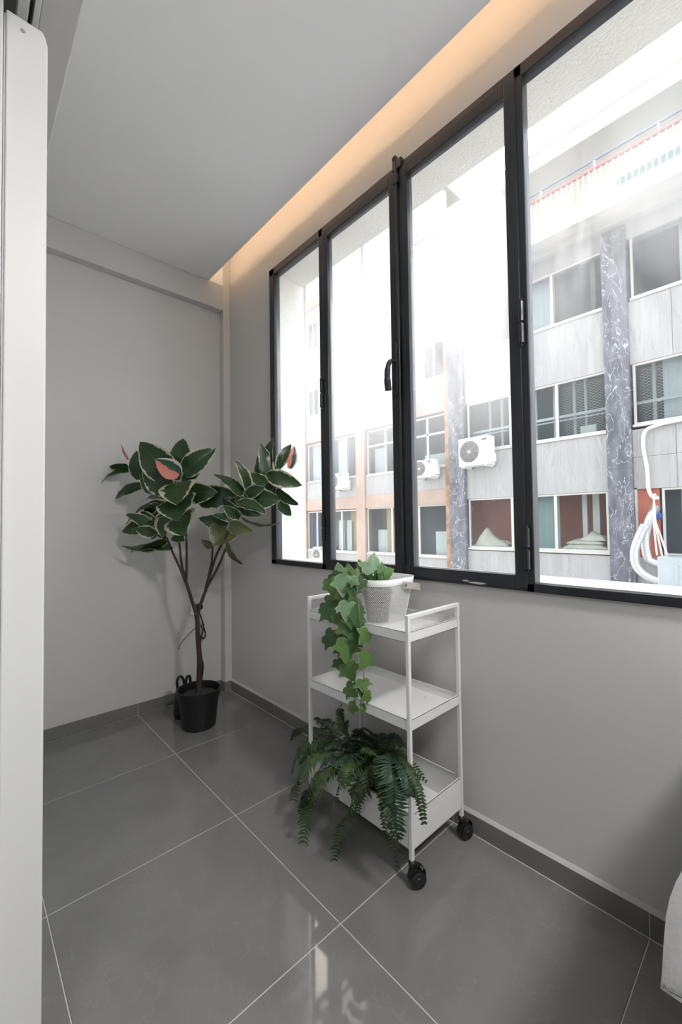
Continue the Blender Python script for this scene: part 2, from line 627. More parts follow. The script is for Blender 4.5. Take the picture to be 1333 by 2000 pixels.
# ------------------------------------------------------------------ room shell
ZC = 2.770                # ceiling
YB = 0.378                # back wall
YBM = 0.3186              # face of the beam and the corner pier
WX = 0.004                # window wall
ZW0, ZW1 = 0.8896, 2.6494  # window opening
YW0, YW1 = -0.2046, -3.30
YF, XR = -4.9, -4.5       # far ends of the bedroom behind the camera
XH0, XH1, ZH = -1.188, -1.46, 2.262   # header over the sliding door
TS, TA, TB = 0.6, -0.5808, -0.2094

floor = MB().box(XR, WX, YF, YB, -0.12, -0.0012).build('floor', MT['grout'])
tag(floor, 'glossy grey porcelain tile floor with pale grout', 'floor', kind='structure')


def tile_mesh(w, d, g=0.0012):
    b = MB()
    x, y = w / 2 - g, d / 2 - g
    e = 0.0012
    b.add([(-x, -y, -0.006), (x, -y, -0.006), (x, y, -0.006), (-x, y, -0.006),
           (-x, -y, -e), (x, -y, -e), (x, y, -e), (-x, y, -e),
           (-x + e, -y + e, 0), (x - e, -y + e, 0), (x - e, y - e, 0), (-x + e, y - e, 0)],
          [(0, 1, 5, 4), (1, 2, 6, 5), (2, 3, 7, 6), (3, 0, 4, 7), (4, 5, 9, 8), (5, 6, 10, 9), (6, 7, 11, 10), (7, 4, 8, 11), (8, 9, 10, 11)])
    me = bpy.data.meshes.new('tile')
    me.from_pydata([tuple(v) for v in b.v], [], b.f)
    me.materials.append(MT['tile'])
    return me


xs = [-0.0095] + [TA - k * TS for k in range(0, 7)]
xs = [x for x in xs if x > XR] + [XR]
ys = [YB - 0.0115] + [TB - k * TS for k in range(0, 8)]
ys = [y for y in ys if y > YF] + [YF]
_tm = {}
for i in range(len(xs) - 1):
    for j in range(len(ys) - 1):
        w, d = xs[i] - xs[i + 1], ys[j] - ys[j + 1]
        key = (round(w, 3), round(d, 3))
        if key not in _tm:
            _tm[key] = tile_mesh(w, d)
        o = link(bpy.data.objects.new('tile', _tm[key]))
        o.parent = floor
        o.location = Vector(((xs[i] + xs[i + 1]) / 2, (ys[j] + ys[j + 1]) / 2, 0)) - WL[floor.name]

# window wall with a deep reveal
TH = 0.232
w = MB()
w.box(WX, TH, YW0, YB + 0.2, -0.12, 3.10)
w.box(WX, TH, YW1, YW0, -0.12, ZW0)
w.box(WX, TH, YW1, YW0, ZW1, 3.10)
w.box(WX, TH, YF - 0.2, YW1, -0.12, 3.10)
wall_r = w.build('wall_right', MT['wall'])
tag(wall_r, 'pale grey painted wall around the wide window', 'wall', kind='structure')
# plaster lining of the reveal outside the glass
rv = MB()
rv.box(0.030, TH + 0.004, YW0 - 0.012, YW0 + 0.004, ZW0, ZW1)
rv.box(0.030, TH + 0.004, YW1, YW0 - 0.012, ZW1 - 0.010, ZW1 + 0.004)
o = rv.build('plaster_reveal', MT['reveal'], wall_r, label='rough cream plaster lining of the window reveal')
o = MB().box(0.03, 0.375, YW1, YW0 + 0.02, ZW0 - 0.05, ZW0 + 0.008).build('outer_sill', MT['sill'], wall_r, bevel=0.004, label='white marble outer sill')

back = MB().box(XR, WX, YB, YB + 0.2, -0.12, 3.10).build('wall_back', MT['wall'])
tag(back, 'pale grey recessed end wall behind the potted tree', 'wall', kind='structure')
pier = MB().box(-0.046, WX, YBM, YB, 0, ZC + 0.3).build('trim_1', MT['wall'], bevel=0.002)
tag(pier, 'narrow pale grey corner pier beside the window wall', 'pier', kind='structure')
beam = MB().box(XH0, -0.046, YBM, YB, 2.602, ZC).build('trim_2', MT['wall'], bevel=0.002)
tag(beam, 'shallow pale grey beam across the top of the end wall', 'beam', kind='structure')
ce = MB()
ce.box(XR, -0.1516, YF, YBM, ZC, ZC + 0.016)
ceil = ce.build('ceiling', MT['ceiling'])
tag(ceil, 'smooth white dropped ceiling with a light slot along the window', 'ceiling', kind='structure')
cv = MB()
cv.box(-0.55, WX, YF, YBM + 0.06, 3.05, 3.10)
cv.box(-0.57, -0.55, YF, YBM + 0.06, ZC + 0.016, 3.10)
cv.box(-0.55, -0.046, YBM + 0.001, YBM + 0.06, ZC + 0.001, 3.06)
cv.box(-0.55, WX, YF, YF + 0.02, ZC + 0.016, 3.06)
cove = cv.build('trim_3', MT['ceiling'])
tag(cove, 'white recess above the dropped ceiling that holds the cove light', 'ceiling recess', kind='structure')
led = MB().box(-0.262, -0.250, YW1 - 0.4, YBM - 0.03, ZC + 0.018, ZC + 0.021).build('led_strip', MT['led'])
tag(led, 'warm white light strip hidden in the ceiling slot above the window', 'light strip')
hd = MB().box(XH1, XH0, YF, YB, ZH, ZC).build('wall_left', MT['wall'], bevel=0.003)
tag(hd, 'pale grey header above the sliding door', 'wall', kind='structure')
wf = MB().box(XR - 0.2, TH, YF - 0.2, YF, -0.12, 3.1).build('wall_front', MT['wall'])
tag(wf, 'pale grey bedroom wall behind the viewer', 'wall', kind='structure')
wb = MB().box(XR - 0.2, XR, YF, YB + 0.2, -0.12, 3.1).build('wall_bedroom', MT['wall'])
tag(wb, 'pale grey bedroom side wall facing the window', 'wall', kind='structure')

# skirting tiles
HB = 0.0658


def skirting(name, segs, axis, label):
    root = thing(name, segs[0][0], label, 'skirting', kind='structure')
    for a, b in segs:
        bb = MB()
        if axis == 'y':
            bb.box(a[0], b[0], a[1] - 0.001, b[1] + 0.001, 0, HB)
        else:
            bb.box(a[0] + 0.001, b[0] - 0.001, a[1], b[1], 0, HB)
        bb.build('skirting_tile', MT['base'], root, bevel=0.0006, seg=1)
    a, b = segs[0][0], segs[-1][1]
    g_ = MB()
    if axis == 'y':
        g_.box(-0.0062, WX, segs[0][0][1], segs[-1][1][1], 0, HB - 0.001)
    else:
        g_.box(segs[-1][0][0], segs[0][1][0], YB - 0.0082, YB, 0, HB - 0.001)
    g_.build('grout', MT['grout'], root)
    return root


segs = []
yy = [YBM] + [TB - k * TS for k in range(8)]
yy = [y for y in yy if y > YF] + [YF]
for a, b in zip(yy[:-1], yy[1:]):
    segs.append(((-0.007, a, 0), (WX, b, 0)))
skr = skirting('baseboard_right', segs, 'y', 'dark grey tile skirting along the window wall')
ck = MB().prism([(-0.0065, HB), (WX, HB), (WX, HB + 0.011), (0.001, HB + 0.009)], 1, YF, YBM)
o = ck.build('caulk', MT['caulk'], skr, label='pale bead of filler on top of the skirting')
segs = []
xx = [-0.046] + [TA - k * TS for k in range(7)]
xx = [x for x in xx if x > XR] + [XR]
for a, b in zip(xx[:-1], xx[1:]):
    segs.append(((b, YB - 0.009, 0), (a, YB, 0)))
skb = skirting('baseboard_back', segs, 'x', 'dark grey tile skirting along the end wall')
pb = MB().box(-0.054, -0.007, YBM - 0.009, YBM, 0, HB).box(-0.054, -0.046, YBM, YB - 0.009, 0, HB).build('baseboard_pier', MT['base'])
tag(pb, 'short dark grey skirting wrapped around the corner pier', 'skirting', kind='structure')

# ------------------------------------------------------------------ window
ZB = ZW0
win = thing('window_1', (0, YW0, ZB), 'wide black framed steel window with four panes of dust and painted glare in view', 'window', kind='structure')
XF0, XF1 = -0.012, 0.032
fr = MB()
fr.box(XF0, XF1, YW0, YW0 - 0.050, ZB, ZW1)
fr.box(XF0, XF1, YW1, YW0, ZB, ZB + 0.028)
fr.box(XF0, XF1, YW1, YW0, ZW1 - 0.044, ZW1)
fr.box(XF0, XF1, YW1, YW1 + 0.05, ZB, ZW1)
fr.build('outer_frame', MT['black'], win, bevel=0.003)
for y0, y1 in ((-0.672, -0.704), (-1.188, -1.222), (-1.706, -1.734), (-2.52, -2.56)):
    MB().box(XF0, XF1, y0, y1, ZB, ZW1).build('mullion', MT['black'], win, bevel=0.003)


def sash(y0, y1, pm):
    s = MB()
    bw = 0.040
    a, b = y0, y1
    z0, z1 = ZB + 0.010, ZW1 - 0.026
    s.box(-0.018, 0.020, a, a - bw, z0, z1)
    s.box(-0.018, 0.020, b, b + bw, z0, z1)
    s.box(-0.018, 0.020, a - bw, b + bw, z0, z0 + 0.042)
    s.box(-0.018, 0.020, a - bw, b + bw, z1 - 0.048, z1)
    so = s.build('sash', MT['black'], win, bevel=0.003)
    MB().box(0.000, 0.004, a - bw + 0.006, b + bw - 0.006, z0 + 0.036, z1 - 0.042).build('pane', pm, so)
    return so


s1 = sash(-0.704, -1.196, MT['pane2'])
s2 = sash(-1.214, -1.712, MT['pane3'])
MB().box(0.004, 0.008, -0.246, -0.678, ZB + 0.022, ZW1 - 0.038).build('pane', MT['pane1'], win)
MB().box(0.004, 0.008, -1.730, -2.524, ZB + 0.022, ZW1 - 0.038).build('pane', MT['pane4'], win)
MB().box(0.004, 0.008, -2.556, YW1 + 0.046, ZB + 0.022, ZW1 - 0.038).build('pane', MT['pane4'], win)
for y, z0, z1, so in ((-1.716, 1.70, 1.845, s2), (-1.716, 0.960, 1.100, s2), (-0.694, 1.71, 1.865, s1), (-0.694, 1.03, 1.17, s1)):
    h = MB()
    zm = (z0 + z1) / 2
    for a, b, r in ((z0, zm - 0.001, 0.0085), (zm + 0.001, z1, 0.0085)):
        h.lathe([(0.003, a), (r, a + 0.004), (r, b - 0.004), (0.003, b)], (-0.022, y, 0), 12)
    h.lathe([(0.004, z0 - 0.006), (0.004, z1 + 0.006)], (-0.022, y, 0), 8)
    h.build('hinge', MT['black'], so, smooth=False)
# espagnolette on the meeting stile
h = MB()
h.box(-0.026, -0.018, -1.178, -1.204, 1.672, 1.868)
h.box(-0.034, -0.026, -1.184, -1.198, 1.66, 1.88)
plate = h.build('lock_plate', MT['black'], s1, bevel=0.002)
h = MB()
h.tube(smooth_path([(-0.03, -1.185, 1.80), (-0.055, -1.180, 1.795), (-0.062, -1.172, 1.765), (-0.060, -1.168, 1.72), (-0.052, -1.166, 1.676)]), [0.008] * 6 + [0.010] * 6 + [0.012] * 6 + [0.014] * 6 + [0.014], 10)
h.build('handle', MT['black'], s1, smooth=True, label='drooping black lever handle')
h = MB()
h.tube([(-0.024, -1.204, 0.93), (-0.024, -1.204, 2.665)], 0.0055, 8)
h.box(-0.030, -0.016, -1.192, -1.216, 2.56, 2.60)
h.box(-0.030, -0.016, -1.192, -1.216, 0.95, 0.99)
h.build('lock_rod', MT['black'], s1)
h = MB()
h.box(-0.026, 0.0, -1.185, -1.232, ZW1 - 0.03, ZW1 + 0.012)
h.lathe([(0.002, 2.66), (0.012, 2.664), (0.014, 2.674), (0.010, 2.684), (0.002, 2.688)], (-0.018, -1.196, 0), 12)
h.build('bolt_keeper', MT['black'], win, bevel=0.003)
# paint chips on the bottom rail
for y, z, ww, hh in ((-1.49, 0.906, 0.014, 0.003), (-1.535, 0.9015, 0.035, 0.004)):
    MB().prism([(y - ww, z), (y - ww * 0.3, z - hh), (y + ww * 0.8, z - hh * 0.6), (y + ww, z + hh * 0.4), (y + ww * 0.1, z + hh), (y - ww * 0.7, z + hh * 0.7)], 0, -0.0195, -0.0175).build('paint_chip', MT['caulk'], win)

# ------------------------------------------------------------------ sliding door leaf and its track
door = thing('door_1', (-1.284, -0.45, 0), 'white aluminium sliding door leaf seen edge-on', 'door', kind='structure')
d = MB()
YD0 = -1.25
prof = [(-1.317, 0.012), (-1.247, 0.012), (-1.247, 2.150), (-1.251, 2.166), (-1.256, 2.176), (-1.317, 2.176)]
d.prism(prof, 1, YD0, YD0 + 0.055)
st = d.build('stile', MT['door_white'], door, bevel=0.003)
MB().box(-1.3205, -1.317, YD0 + 0.004, YD0 + 0.05, 0.02, 2.17).build('cover_strip', MT['door_white'], st, bevel=0.0015)
MB().lathe([(0.0045, 0), (0.0045, 0.004)], (-1.290, YD0 - 0.0005, 2.150), 12, axis=1).build('screw', MT['ac_grille'], st)
d = MB()
d.box(-1.311, -1.255, YD0 + 0.055, YB - 0.02, 0.05, 2.14)
d.build('door_panel', MT['door_white'], door, bevel=0.003)
d = MB()
d.box(-1.317, -1.247, YD0 + 0.055, YB - 0.02, 2.10, 2.176)
d.box(-1.317, -1.247, YD0 + 0.055, YB - 0.02, 0.012, 0.09)
d.box(-1.317, -1.247, YB - 0.075, YB - 0.02, 0.012, 2.176)
d.build('rail', MT['door_white'], door, bevel=0.003)
door2 = thing('door_2', (-1.350, -0.45, 0), 'taller white sliding door leaf at the very left edge', 'door', kind='structure')
MB().box(-1.388, -1.322, -1.262, -1.20, 0.012, 2.200).build('stile', MT['door_white'], door2, bevel=0.003)
MB().box(-1.380, -1.330, -1.20, YB - 0.02, 0.05, 2.16).build('door_panel', MT['door_white'], door2, bevel=0.003)
tr = thing('trim_4', (-1.29, -1.0, ZH - 0.05), 'white double channel track under the door header', 'door track', kind='structure')
for x0, x1 in ((-1.298, -1.280), (-1.272, -1.262)):
    MB().box(x0, x1, YF, YB - 0.01, 2.205, ZH).build('track_rail', MT['door_white'], tr, bevel=0.001)
MB().box(-1.335, -1.255, YF, YB - 0.01, 2.25, ZH).build('track_plate', MT['ac_grille'], tr)

# ------------------------------------------------------------------ unseen lamps, added to lift the room light
lamp = thing('fill_lamp', (-2.55, -3.1, ZC - 0.06), 'unseen flat square fill lamp added in the bedroom behind the viewer', 'lamp')
MB().box(-2.90, -2.20, -3.45, -2.75, ZC - 0.05, ZC - 0.001).build('fill_lamp_housing', MT['white_metal'], lamp, bevel=0.004)
MB().box(-2.87, -2.23, -3.42, -2.78, ZC - 0.056, ZC - 0.051).build('fill_lamp_diffuser', MT['lamp'], lamp)

lamp2 = thing('fill_lamp', (-0.66, -3.25, ZC - 0.06), 'unseen flat round fill lamp added above the bed beside the window', 'lamp')
MB().lathe([(0.20, ZC - 0.04), (0.205, ZC - 0.03), (0.205, ZC - 0.001)], (-0.66, -3.25, 0), 32).build('fill_lamp_housing', MT['white_metal'], lamp2)
MB().lathe([(0.001, ZC - 0.062), (0.15, ZC - 0.056), (0.19, ZC - 0.041)], (-0.66, -3.25, 0), 32).build('fill_lamp_diffuser', MT['lamp2'], lamp2)

# ------------------------------------------------------------------ wall socket with plug and black cable
so = thing('wall_socket', (-0.215, YB, 0.52), 'white wall socket behind the tree trunk', 'socket')
MB().box(-0.262, -0.170, YB - 0.010, YB, 0.535, 0.640).build('cover_plate', MT['socket'], so, bevel=0.004)
MB().lathe([(0.020, -0.0125), (0.020, -0.010)], (-0.216, YB, 0.590), 20, axis=1).build('socket_well', MT['ac_grille'], so)
cab = thing('power_cable', (-0.215, YB - 0.04, 0.0), 'black plug and looped cable on the end wall behind the tree', 'cable')
p = MB()
p.lathe([(0.017, -0.060), (0.020, -0.050), (0.020, -0.016), (0.016, -0.0126)], (-0.216, YB, 0.590), 16, axis=1)
p.build('plug', MT['rubber'], cab, smooth=False)
YC = YB - 0.035


def wp(x, y, Y=YC):
    return on_y(x, y, Y)


pl = MB()
pl.tube(smooth_path([(-0.216, YB - 0.06, 0.590), wp(390, 1196), wp(396, 1215), wp(399, 1228), wp(402, 1240), wp(398, 1248), wp(394, 1242), wp(397, 1230), wp(393, 1222), wp(399, 1220)]), 0.0042, 8)
pl.tube(smooth_path([wp(394, 1240), wp(391, 1262), wp(395, 1290), wp(397, 1300), wp(395, 1320), wp(392, 1345), wp(386, 1360)]), 0.0055, 8)
pl.tube(smooth_path([wp(388, 1222), wp(378, 1230), wp(366, 1242), wp(354, 1256), wp(349, 1268)]), 0.0018, 6)
pl.build('cable', MT['rubber'], cab, smooth=True)
cl = MB()
Yk = 0.16
cl.tube(smooth_path([on_y(348, 1348, Yk), on_y(346, 1332, Yk), on_y(349, 1323, Yk), on_y(355, 1322, Yk), on_y(359, 1330, Yk), on_y(361, 1348, Yk), on_y(361, 1365, Yk)]), 0.0075, 8)
cl.tube(smooth_path([on_y(363, 1352, Yk), on_y(363, 1335, Yk), on_y(366, 1322, Yk), on_y(371, 1322, Yk), on_y(372, 1335, Yk), on_y(371, 1356, Yk)]), 0.0085, 8)
hl = thing('cable_bundle', (-0.50, 0.16, 0.0), 'bundle of thick black cable loops standing behind the black pot', 'cable')
cl.build('loop', MT['rubber'], hl, smooth=True)
cl = MB()
cl.lathe([(0.055, 0.0), (0.060, 0.03), (0.058, 0.10), (0.045, 0.16), (0.02, 0.175)], (on_y(360, 1362, Yk).x, Yk + 0.005, 0), 20, sx=1.0, sy=0.7)
cl.build('coil', MT['rubber'], hl, smooth=True)

# ------------------------------------------------------------------ potted rubber tree
PX, PY = -0.373, -0.008
tree = thing('rubber_tree', (PX, PY, 0), 'variegated rubber tree with pink young leaves in a black nursery pot', 'potted plant')
p = MB()
p.lathe([(0.001, 0.0), (0.086, 0.0), (0.091, 0.006), (0.108, 0.165), (0.1085, 0.168), (0.1165, 0.169), (0.1185, 0.207), (0.1145, 0.209), (0.111, 0.205), (0.106, 0.166), (0.001, 0.166)], (PX, PY, 0), 48)
p.build('pot', MT['plastic_black'], tree, smooth=False)
p = MB()
p.lathe([(0.107, 0.170), (0.08, 0.176), (0.04, 0.181), (0.001, 0.182)], (PX, PY, 0), 32)
p.build('soil', MT['soil'], tree, smooth=True)
TD = depth_of((PX, PY, 0.5))


def tp(x, y, d=0.0):
    """point on the tree at a pixel, d metres nearer to the camera than the trunk"""
    return at_depth(x, y, TD - d)


def ca(x, y, d=0.0):
    return tp(185 + x / 4.597, 840 + y / 4.597, d)


def cb(x, y, d=0.0):
    return tp(375 + x / 5.925, 840 + y / 5.925, d)


trunk = MB()
base_pt = Vector((PX, PY, 0.165))
trunk.tube(smooth_path([base_pt, tp(389, 1330), tp(390, 1290), tp(387, 1245), tp(386, 1215), tp(384, 1200)]), [0.0155 - 0.00012 * i for i in range(26)] + [0.013] * 5, 10)
trunk.build('trunk', MT['bark'], tree, smooth=True)
BR = {
    'L': [(385, 1206, 0), (379, 1185, 0), (372, 1163, .01), (364, 1137, .02)],
    'L1': [(364, 1140, .02), (352, 1110, .03), (338, 1080, .02), (326, 1050, 0)],
    'L2': [(364, 1140, .02), (365, 1110, .04), (365, 1080, .06), (364, 1050, .08), (360, 990, .10), (356, 935, .10)],
    'L3': [(365, 1130, .02), (356, 1108, -.02), (352, 1075, -.04), (349, 1050, -.05), (335, 960, -.06)],
    'R': [(385, 1206, 0), (392, 1180, -.01), (403, 1151, -.02)],
    'R1': [(401, 1156, -.02), (409, 1120, -.01), (414, 1095, 0), (416, 1068, .02)],
    'R2': [(402, 1150, -.02), (421, 1090, -.05), (434, 1062, -.07), (446, 1040, -.09), (466, 1005, -.11)],
    'R3': [(404, 1148, -.02), (425, 1110, -.08), (440, 1075, -.13), (451, 1046, -.16), (478, 990, -.19), (520, 940, -.18)],
}
BSH = 0.26
for k, pts in BR.items():
    if k in ('R2', 'R3'):
        n_ = len(pts) - 1
        pts = [(x, y, d + BSH * i / n_) for i, (x, y, d) in enumerate(pts)]
    P_ = smooth_path([tp(*q) for q in pts], 5)
    n = len(P_)
    r0, r1 = (0.0105, 0.009) if len(k) == 1 else (0.0078, 0.0048)
    MB().tube(P_, [r0 + (r1 - r0) * i / (n - 1) for i in range(n)], 8).build('branch', MT['bark'], tree, smooth=True)


def ficus_leaf(B, T, app_w, mat, droop=0.0, fold=0.25, flip=1, side=None):
    """leaf blade from base B to tip T; app_w = width seen across the view (m); side turns the blade"""
    B, T = Vector(B), Vector(T)
    ax = T - B
    L = ax.length
    ax.normalize()
    view = Vector(AX[2])
    wd = ax.cross(view)
    if wd.length < 1e-3:
        wd = Vector(AX[0])
    wd.normalize()
    W = max(app_w, 0.43 * L)
    W = min(W, 0.075 * 2)
    W = max(W, app_w)
    c_ = min(1.0, app_w / W)
    an = math.acos(c_) * (side if side is not None else rnd.choice((-1, 1)))
    wd = Matrix.Rotation(an, 3, ax) @ wd
    nm = wd.cross(ax).normalized() * flip
    if nm.dot(view) > 0 and flip > 0:
        nm = -nm
    NU, NV = 10, 6
    verts, uvs = [], []
    ruf = rnd.uniform(0, 6.28)
    for i in range(NU + 1):
        u = i / NU
        uu = 0.06 + 0.94 * u
        prof = (math.sin(math.pi * min(1, uu ** 0.80)) ** 0.74) * (1.0 - 0.10 * u)
        if i == NU:
            prof = 0.0
        hw = W / 2 * max(prof, 0.03 if i < NU else 0)
        cen = B + ax * (L * u) + nm * (L * (0.10 * math.sin(math.pi * u) - droop * u * u))
        for j in range(NV + 1):
            v = -1 + 2 * j / NV
            rip = 0.012 * math.sin(ruf + u * 17 + v * 2) * abs(v) * L * 1.2
            p_ = cen + wd * (hw * v) + nm * (fold * hw * abs(v) ** 1.3 * 0.9 + rip)
            p_.x, p_.y = min(p_.x, -0.022), min(p_.y, YB - 0.012)
            verts.append(p_)
            uvs.append((u, 0.5 + 0.5 * v))
    faces = []
    for i in range(NU):
        for j in range(NV):
            a = i * (NV + 1) + j
            faces.append((a, a + 1, a + NV + 2, a + NV + 1))
    # orient so the upper face has normal nm
    v0, v1, v2 = verts[faces[NV * 4 + 2][0]], verts[faces[NV * 4 + 2][1]], verts[faces[NV * 4 + 2][2]]
    if (v1 - v0).cross(v2 - v1).dot(nm) < 0:
        faces = [f[::-1] for f in faces]
    return verts, faces, uvs


def build_uv(name, verts, faces, uvs, mat, parent, smooth=True):
    b = MB()
    b.add(verts, faces)
    o = b.build(name, mat, parent, smooth=smooth)
    uvl = o.data.uv_layers.new(name='UVMap')
    for li, l in enumerate(o.data.loops):
        uvl.data[li].uv = uvs[l.vertex_index]
    return o


SA = TD / FPX / 4.597      # metres per pixel of close-up A at the trunk
SB = TD / FPX / 5.925
LV = [
    # (close-up, base, tip, apparent width, depth base, depth tip, material, side)
    ('a', (700, 430), (405, 105), 265, .08, .13, 'ficus', 1),
    ('a', (780, 360), (792, 72), 190, .06, .04, 'ficus', 1),
    ('a', (800, 390), (1085, 160), 185, .07, .08, 'ficus', -1),
    ('a', (790, 470), (962, 335), 120, .05, .02, 'ficus2', 1),
    ('a', (765, 395), (545, 262), 165, .13, .19, 'ficus_pink', 1),
    ('a', (775, 470), (728, 655), 300, .10, .24, 'ficus2', 1),
    ('a', (770, 610), (745, 812), 330, .09, .23, 'ficus', 1),
    ('a', (785, 755), (800, 945), 290, .07, .21, 'ficus2', -1),
    ('a', (690, 560), (425, 310), 215, .07, .12, 'ficus', -1),
    ('a', (410, 445), (372, 180), 140, -.02, .00, 'ficus', 1),
    ('a', (560, 565), (410, 400), 130, -.02, .00, 'ficus', -1),
    ('a', (440, 500), (172, 615), 105, -.04, -.06, 'ficus', 1),
    ('a', (310, 370), (35, 478), 75, -.05, -.07, 'ficus2', 1),
    ('a', (300, 320), (110, 348), 80, -.05, -.10, 'ficus', -1),
    ('a', (845, 570), (1095, 560), 180, .06, .12, 'ficus', 1),
    ('a', (930, 620), (1288, 572), 205, .03, .06, 'ficus', 1),
    ('a', (660, 770), (610, 965), 165, .04, .13, 'ficus2', 1),
    ('a', (545, 890), (278, 745), 85, .02, .04, 'ficus', 1),
    ('a', (440, 860), (243, 915), 130, .00, .03, 'ficus2', -1),
    ('a', (545, 925), (362, 885), 110, .04, .08, 'ficus2', 1),
    ('a', (640, 985), (240, 1068), 85, .02, .02, 'ficus2', -1),
    ('a', (690, 1075), (318, 1080), 50, .00, -.04, 'ficus', 1),
    ('a', (620, 660), (272, 835), 70, -.04, -.08, 'ficus', 1),
    ('a', (640, 612), (418, 628), 55, -.05, -.10, 'ficus', 1),
    ('a', (640, 730), (440, 720), 150, -.03, -.06, 'ficus', -1),
    ('a', (830, 940), (682, 985), 95, .03, .06, 'ficus', 1),
    ('a', (1195, 860), (935, 790), 140, .00, .06, 'ficus', -1),
    ('a', (1190, 895), (1065, 1030), 235, .01, .12, 'ficus3', 1),
    ('a', (1060, 1050), (952, 985), 70, .02, .05, 'ficus3', 1),
    ('a', (1310, 835), (1060, 752), 80, .00, .08, 'ficus', 1),
    ('a', (690, 880), (560, 770), 90, .00, -.02, 'ficus', 1),
    ('a', (850, 640), (640, 600), 90, .02, -.03, 'ficus', 1),
    ('b', (430, 1105), (702, 1170), 140, -.06, -.02, 'ficus3', 1),
    ('b', (410, 1300), (590, 1565), 85, -.14, -.15, 'ficus3', 1),
    ('b', (580, 1010), (1022, 1080), 40, -.10, -.12, 'ficus3', 1),
    ('b', (505, 850), (875, 960), 110, -.08, -.02, 'ficus', -1),
    ('b', (700, 800), (1032, 800), 215, -.10, -.06, 'ficus', 1),
    ('b', (980, 690), (1238, 875), 105, -.15, -.16, 'ficus', 1),
    ('b', (1010, 830), (1150, 995), 125, -.16, -.18, 'ficus', 1),
    ('b', (880, 520), (1270, 640), 185, -.14, -.12, 'ficus2', -1),
    ('b', (865, 600), (795, 150), 140, -.15, -.17, 'ficus', 1),
    ('b', (900, 490), (935, 72), 135, -.17, -.20, 'ficus', -1),
    ('b', (995, 440), (1150, 160), 130, -.18, -.21, 'ficus2', 1),
    ('b', (1130, 445), (1192, 180), 90, -.17, -.17, 'ficus_pink', 1),
    ('b', (835, 630), (762, 270), 95, -.13, -.14, 'ficus', -1),
    ('b', (855, 640), (690, 500), 150, -.12, -.06, 'ficus', 1),
    ('b', (640, 745), (850, 660), 130, -.10, -.05, 'ficus', -1),
    ('b', (655, 710), (488, 328), 90, -.12, -.14, 'ficus2', 1),
    ('b', (590, 770), (268, 485), 100, -.11, -.12, 'ficus', 1),
    ('b', (600, 740), (410, 545), 115, -.13, -.16, 'ficus', -1),
    ('b', (550, 1010), (360, 880), 120, -.09, -.07, 'ficus', 1),
    ('b', (620, 860), (500, 760), 110, -.10, -.12, 'ficus', 1),
    ('b', (560, 900), (800, 990), 120, -.12, -.14, 'ficus', -1),
    ('b', (560, 940), (330, 780), 100, -.14, -.18, 'ficus', -1),
    ('b', (640, 850), (760, 700), 120, -.14, -.18, 'ficus', -1),
]
for cl_, hub, hd_, n_ in (('a', (640, 480), .05, 6), ('a', (560, 840), .05, 7), ('b', (640, 820), -.08, 7), ('b', (880, 560), -.15, 6)):
    for q in range(n_):       # shaded inner leaves of each cluster
        an_ = 2 * math.pi * (q + rnd.random() * 0.6) / n_
        LV.append((cl_, hub, (hub[0] + 210 * math.cos(an_), hub[1] + 150 * math.sin(an_)), rnd.uniform(80, 130), hd_ - .03, hd_ - .08, rnd.choice(('ficus', 'ficus', 'ficus2')), rnd.choice((-1, 1))))
for k, B, T, wpx, d0, d1, mt, sd in LV:
    wpx *= 1.10
    fn, sc = (ca, SA) if k == 'a' else (cb, SB)
    if k == 'b':
        d0, d1 = d0 + BSH, d1 + BSH
    B3, T3 = fn(*B, d0), fn(*T, d1)
    vv, ff, uu = ficus_leaf(B3, T3, wpx * sc, None, droop=rnd.uniform(0.0, 0.10), fold=rnd.uniform(0.10, 0.30), side=sd)
    build_uv('leaf', vv, ff, uu, MT[mt], tree)
MB().tube([ca(300, 262, -.03), ca(262, 195, -.03), ca(238, 130, -.02)], [0.0055, 0.008, 0.0015], 8).build('leaf_sheath', MT['sheath'], tree, smooth=True)

# ------------------------------------------------------------------ trolley
TX0, TX1, TY0, TY1, TZ = -0.349, -0.054, -1.483, -0.975, 0.830
PT = 0.0125
cart = thing('trolley', ((TX0 + TX1) / 2, (TY0 + TY1) / 2, 0), 'white steel trolley with three shelves on black castors', 'trolley')
for y0 in (TY0, TY1 - PT):
    for x0 in (TX0, TX1 - PT):
        MB().box(x0, x0 + PT, y0, y0 + PT, 0.082, TZ - PT).build('post', MT['white_metal'], cart, bevel=0.0012)
    MB().box(TX0, TX1, y0, y0 + PT, TZ - PT, TZ).build('handle_bar', MT['white_metal'], cart, bevel=0.0012)


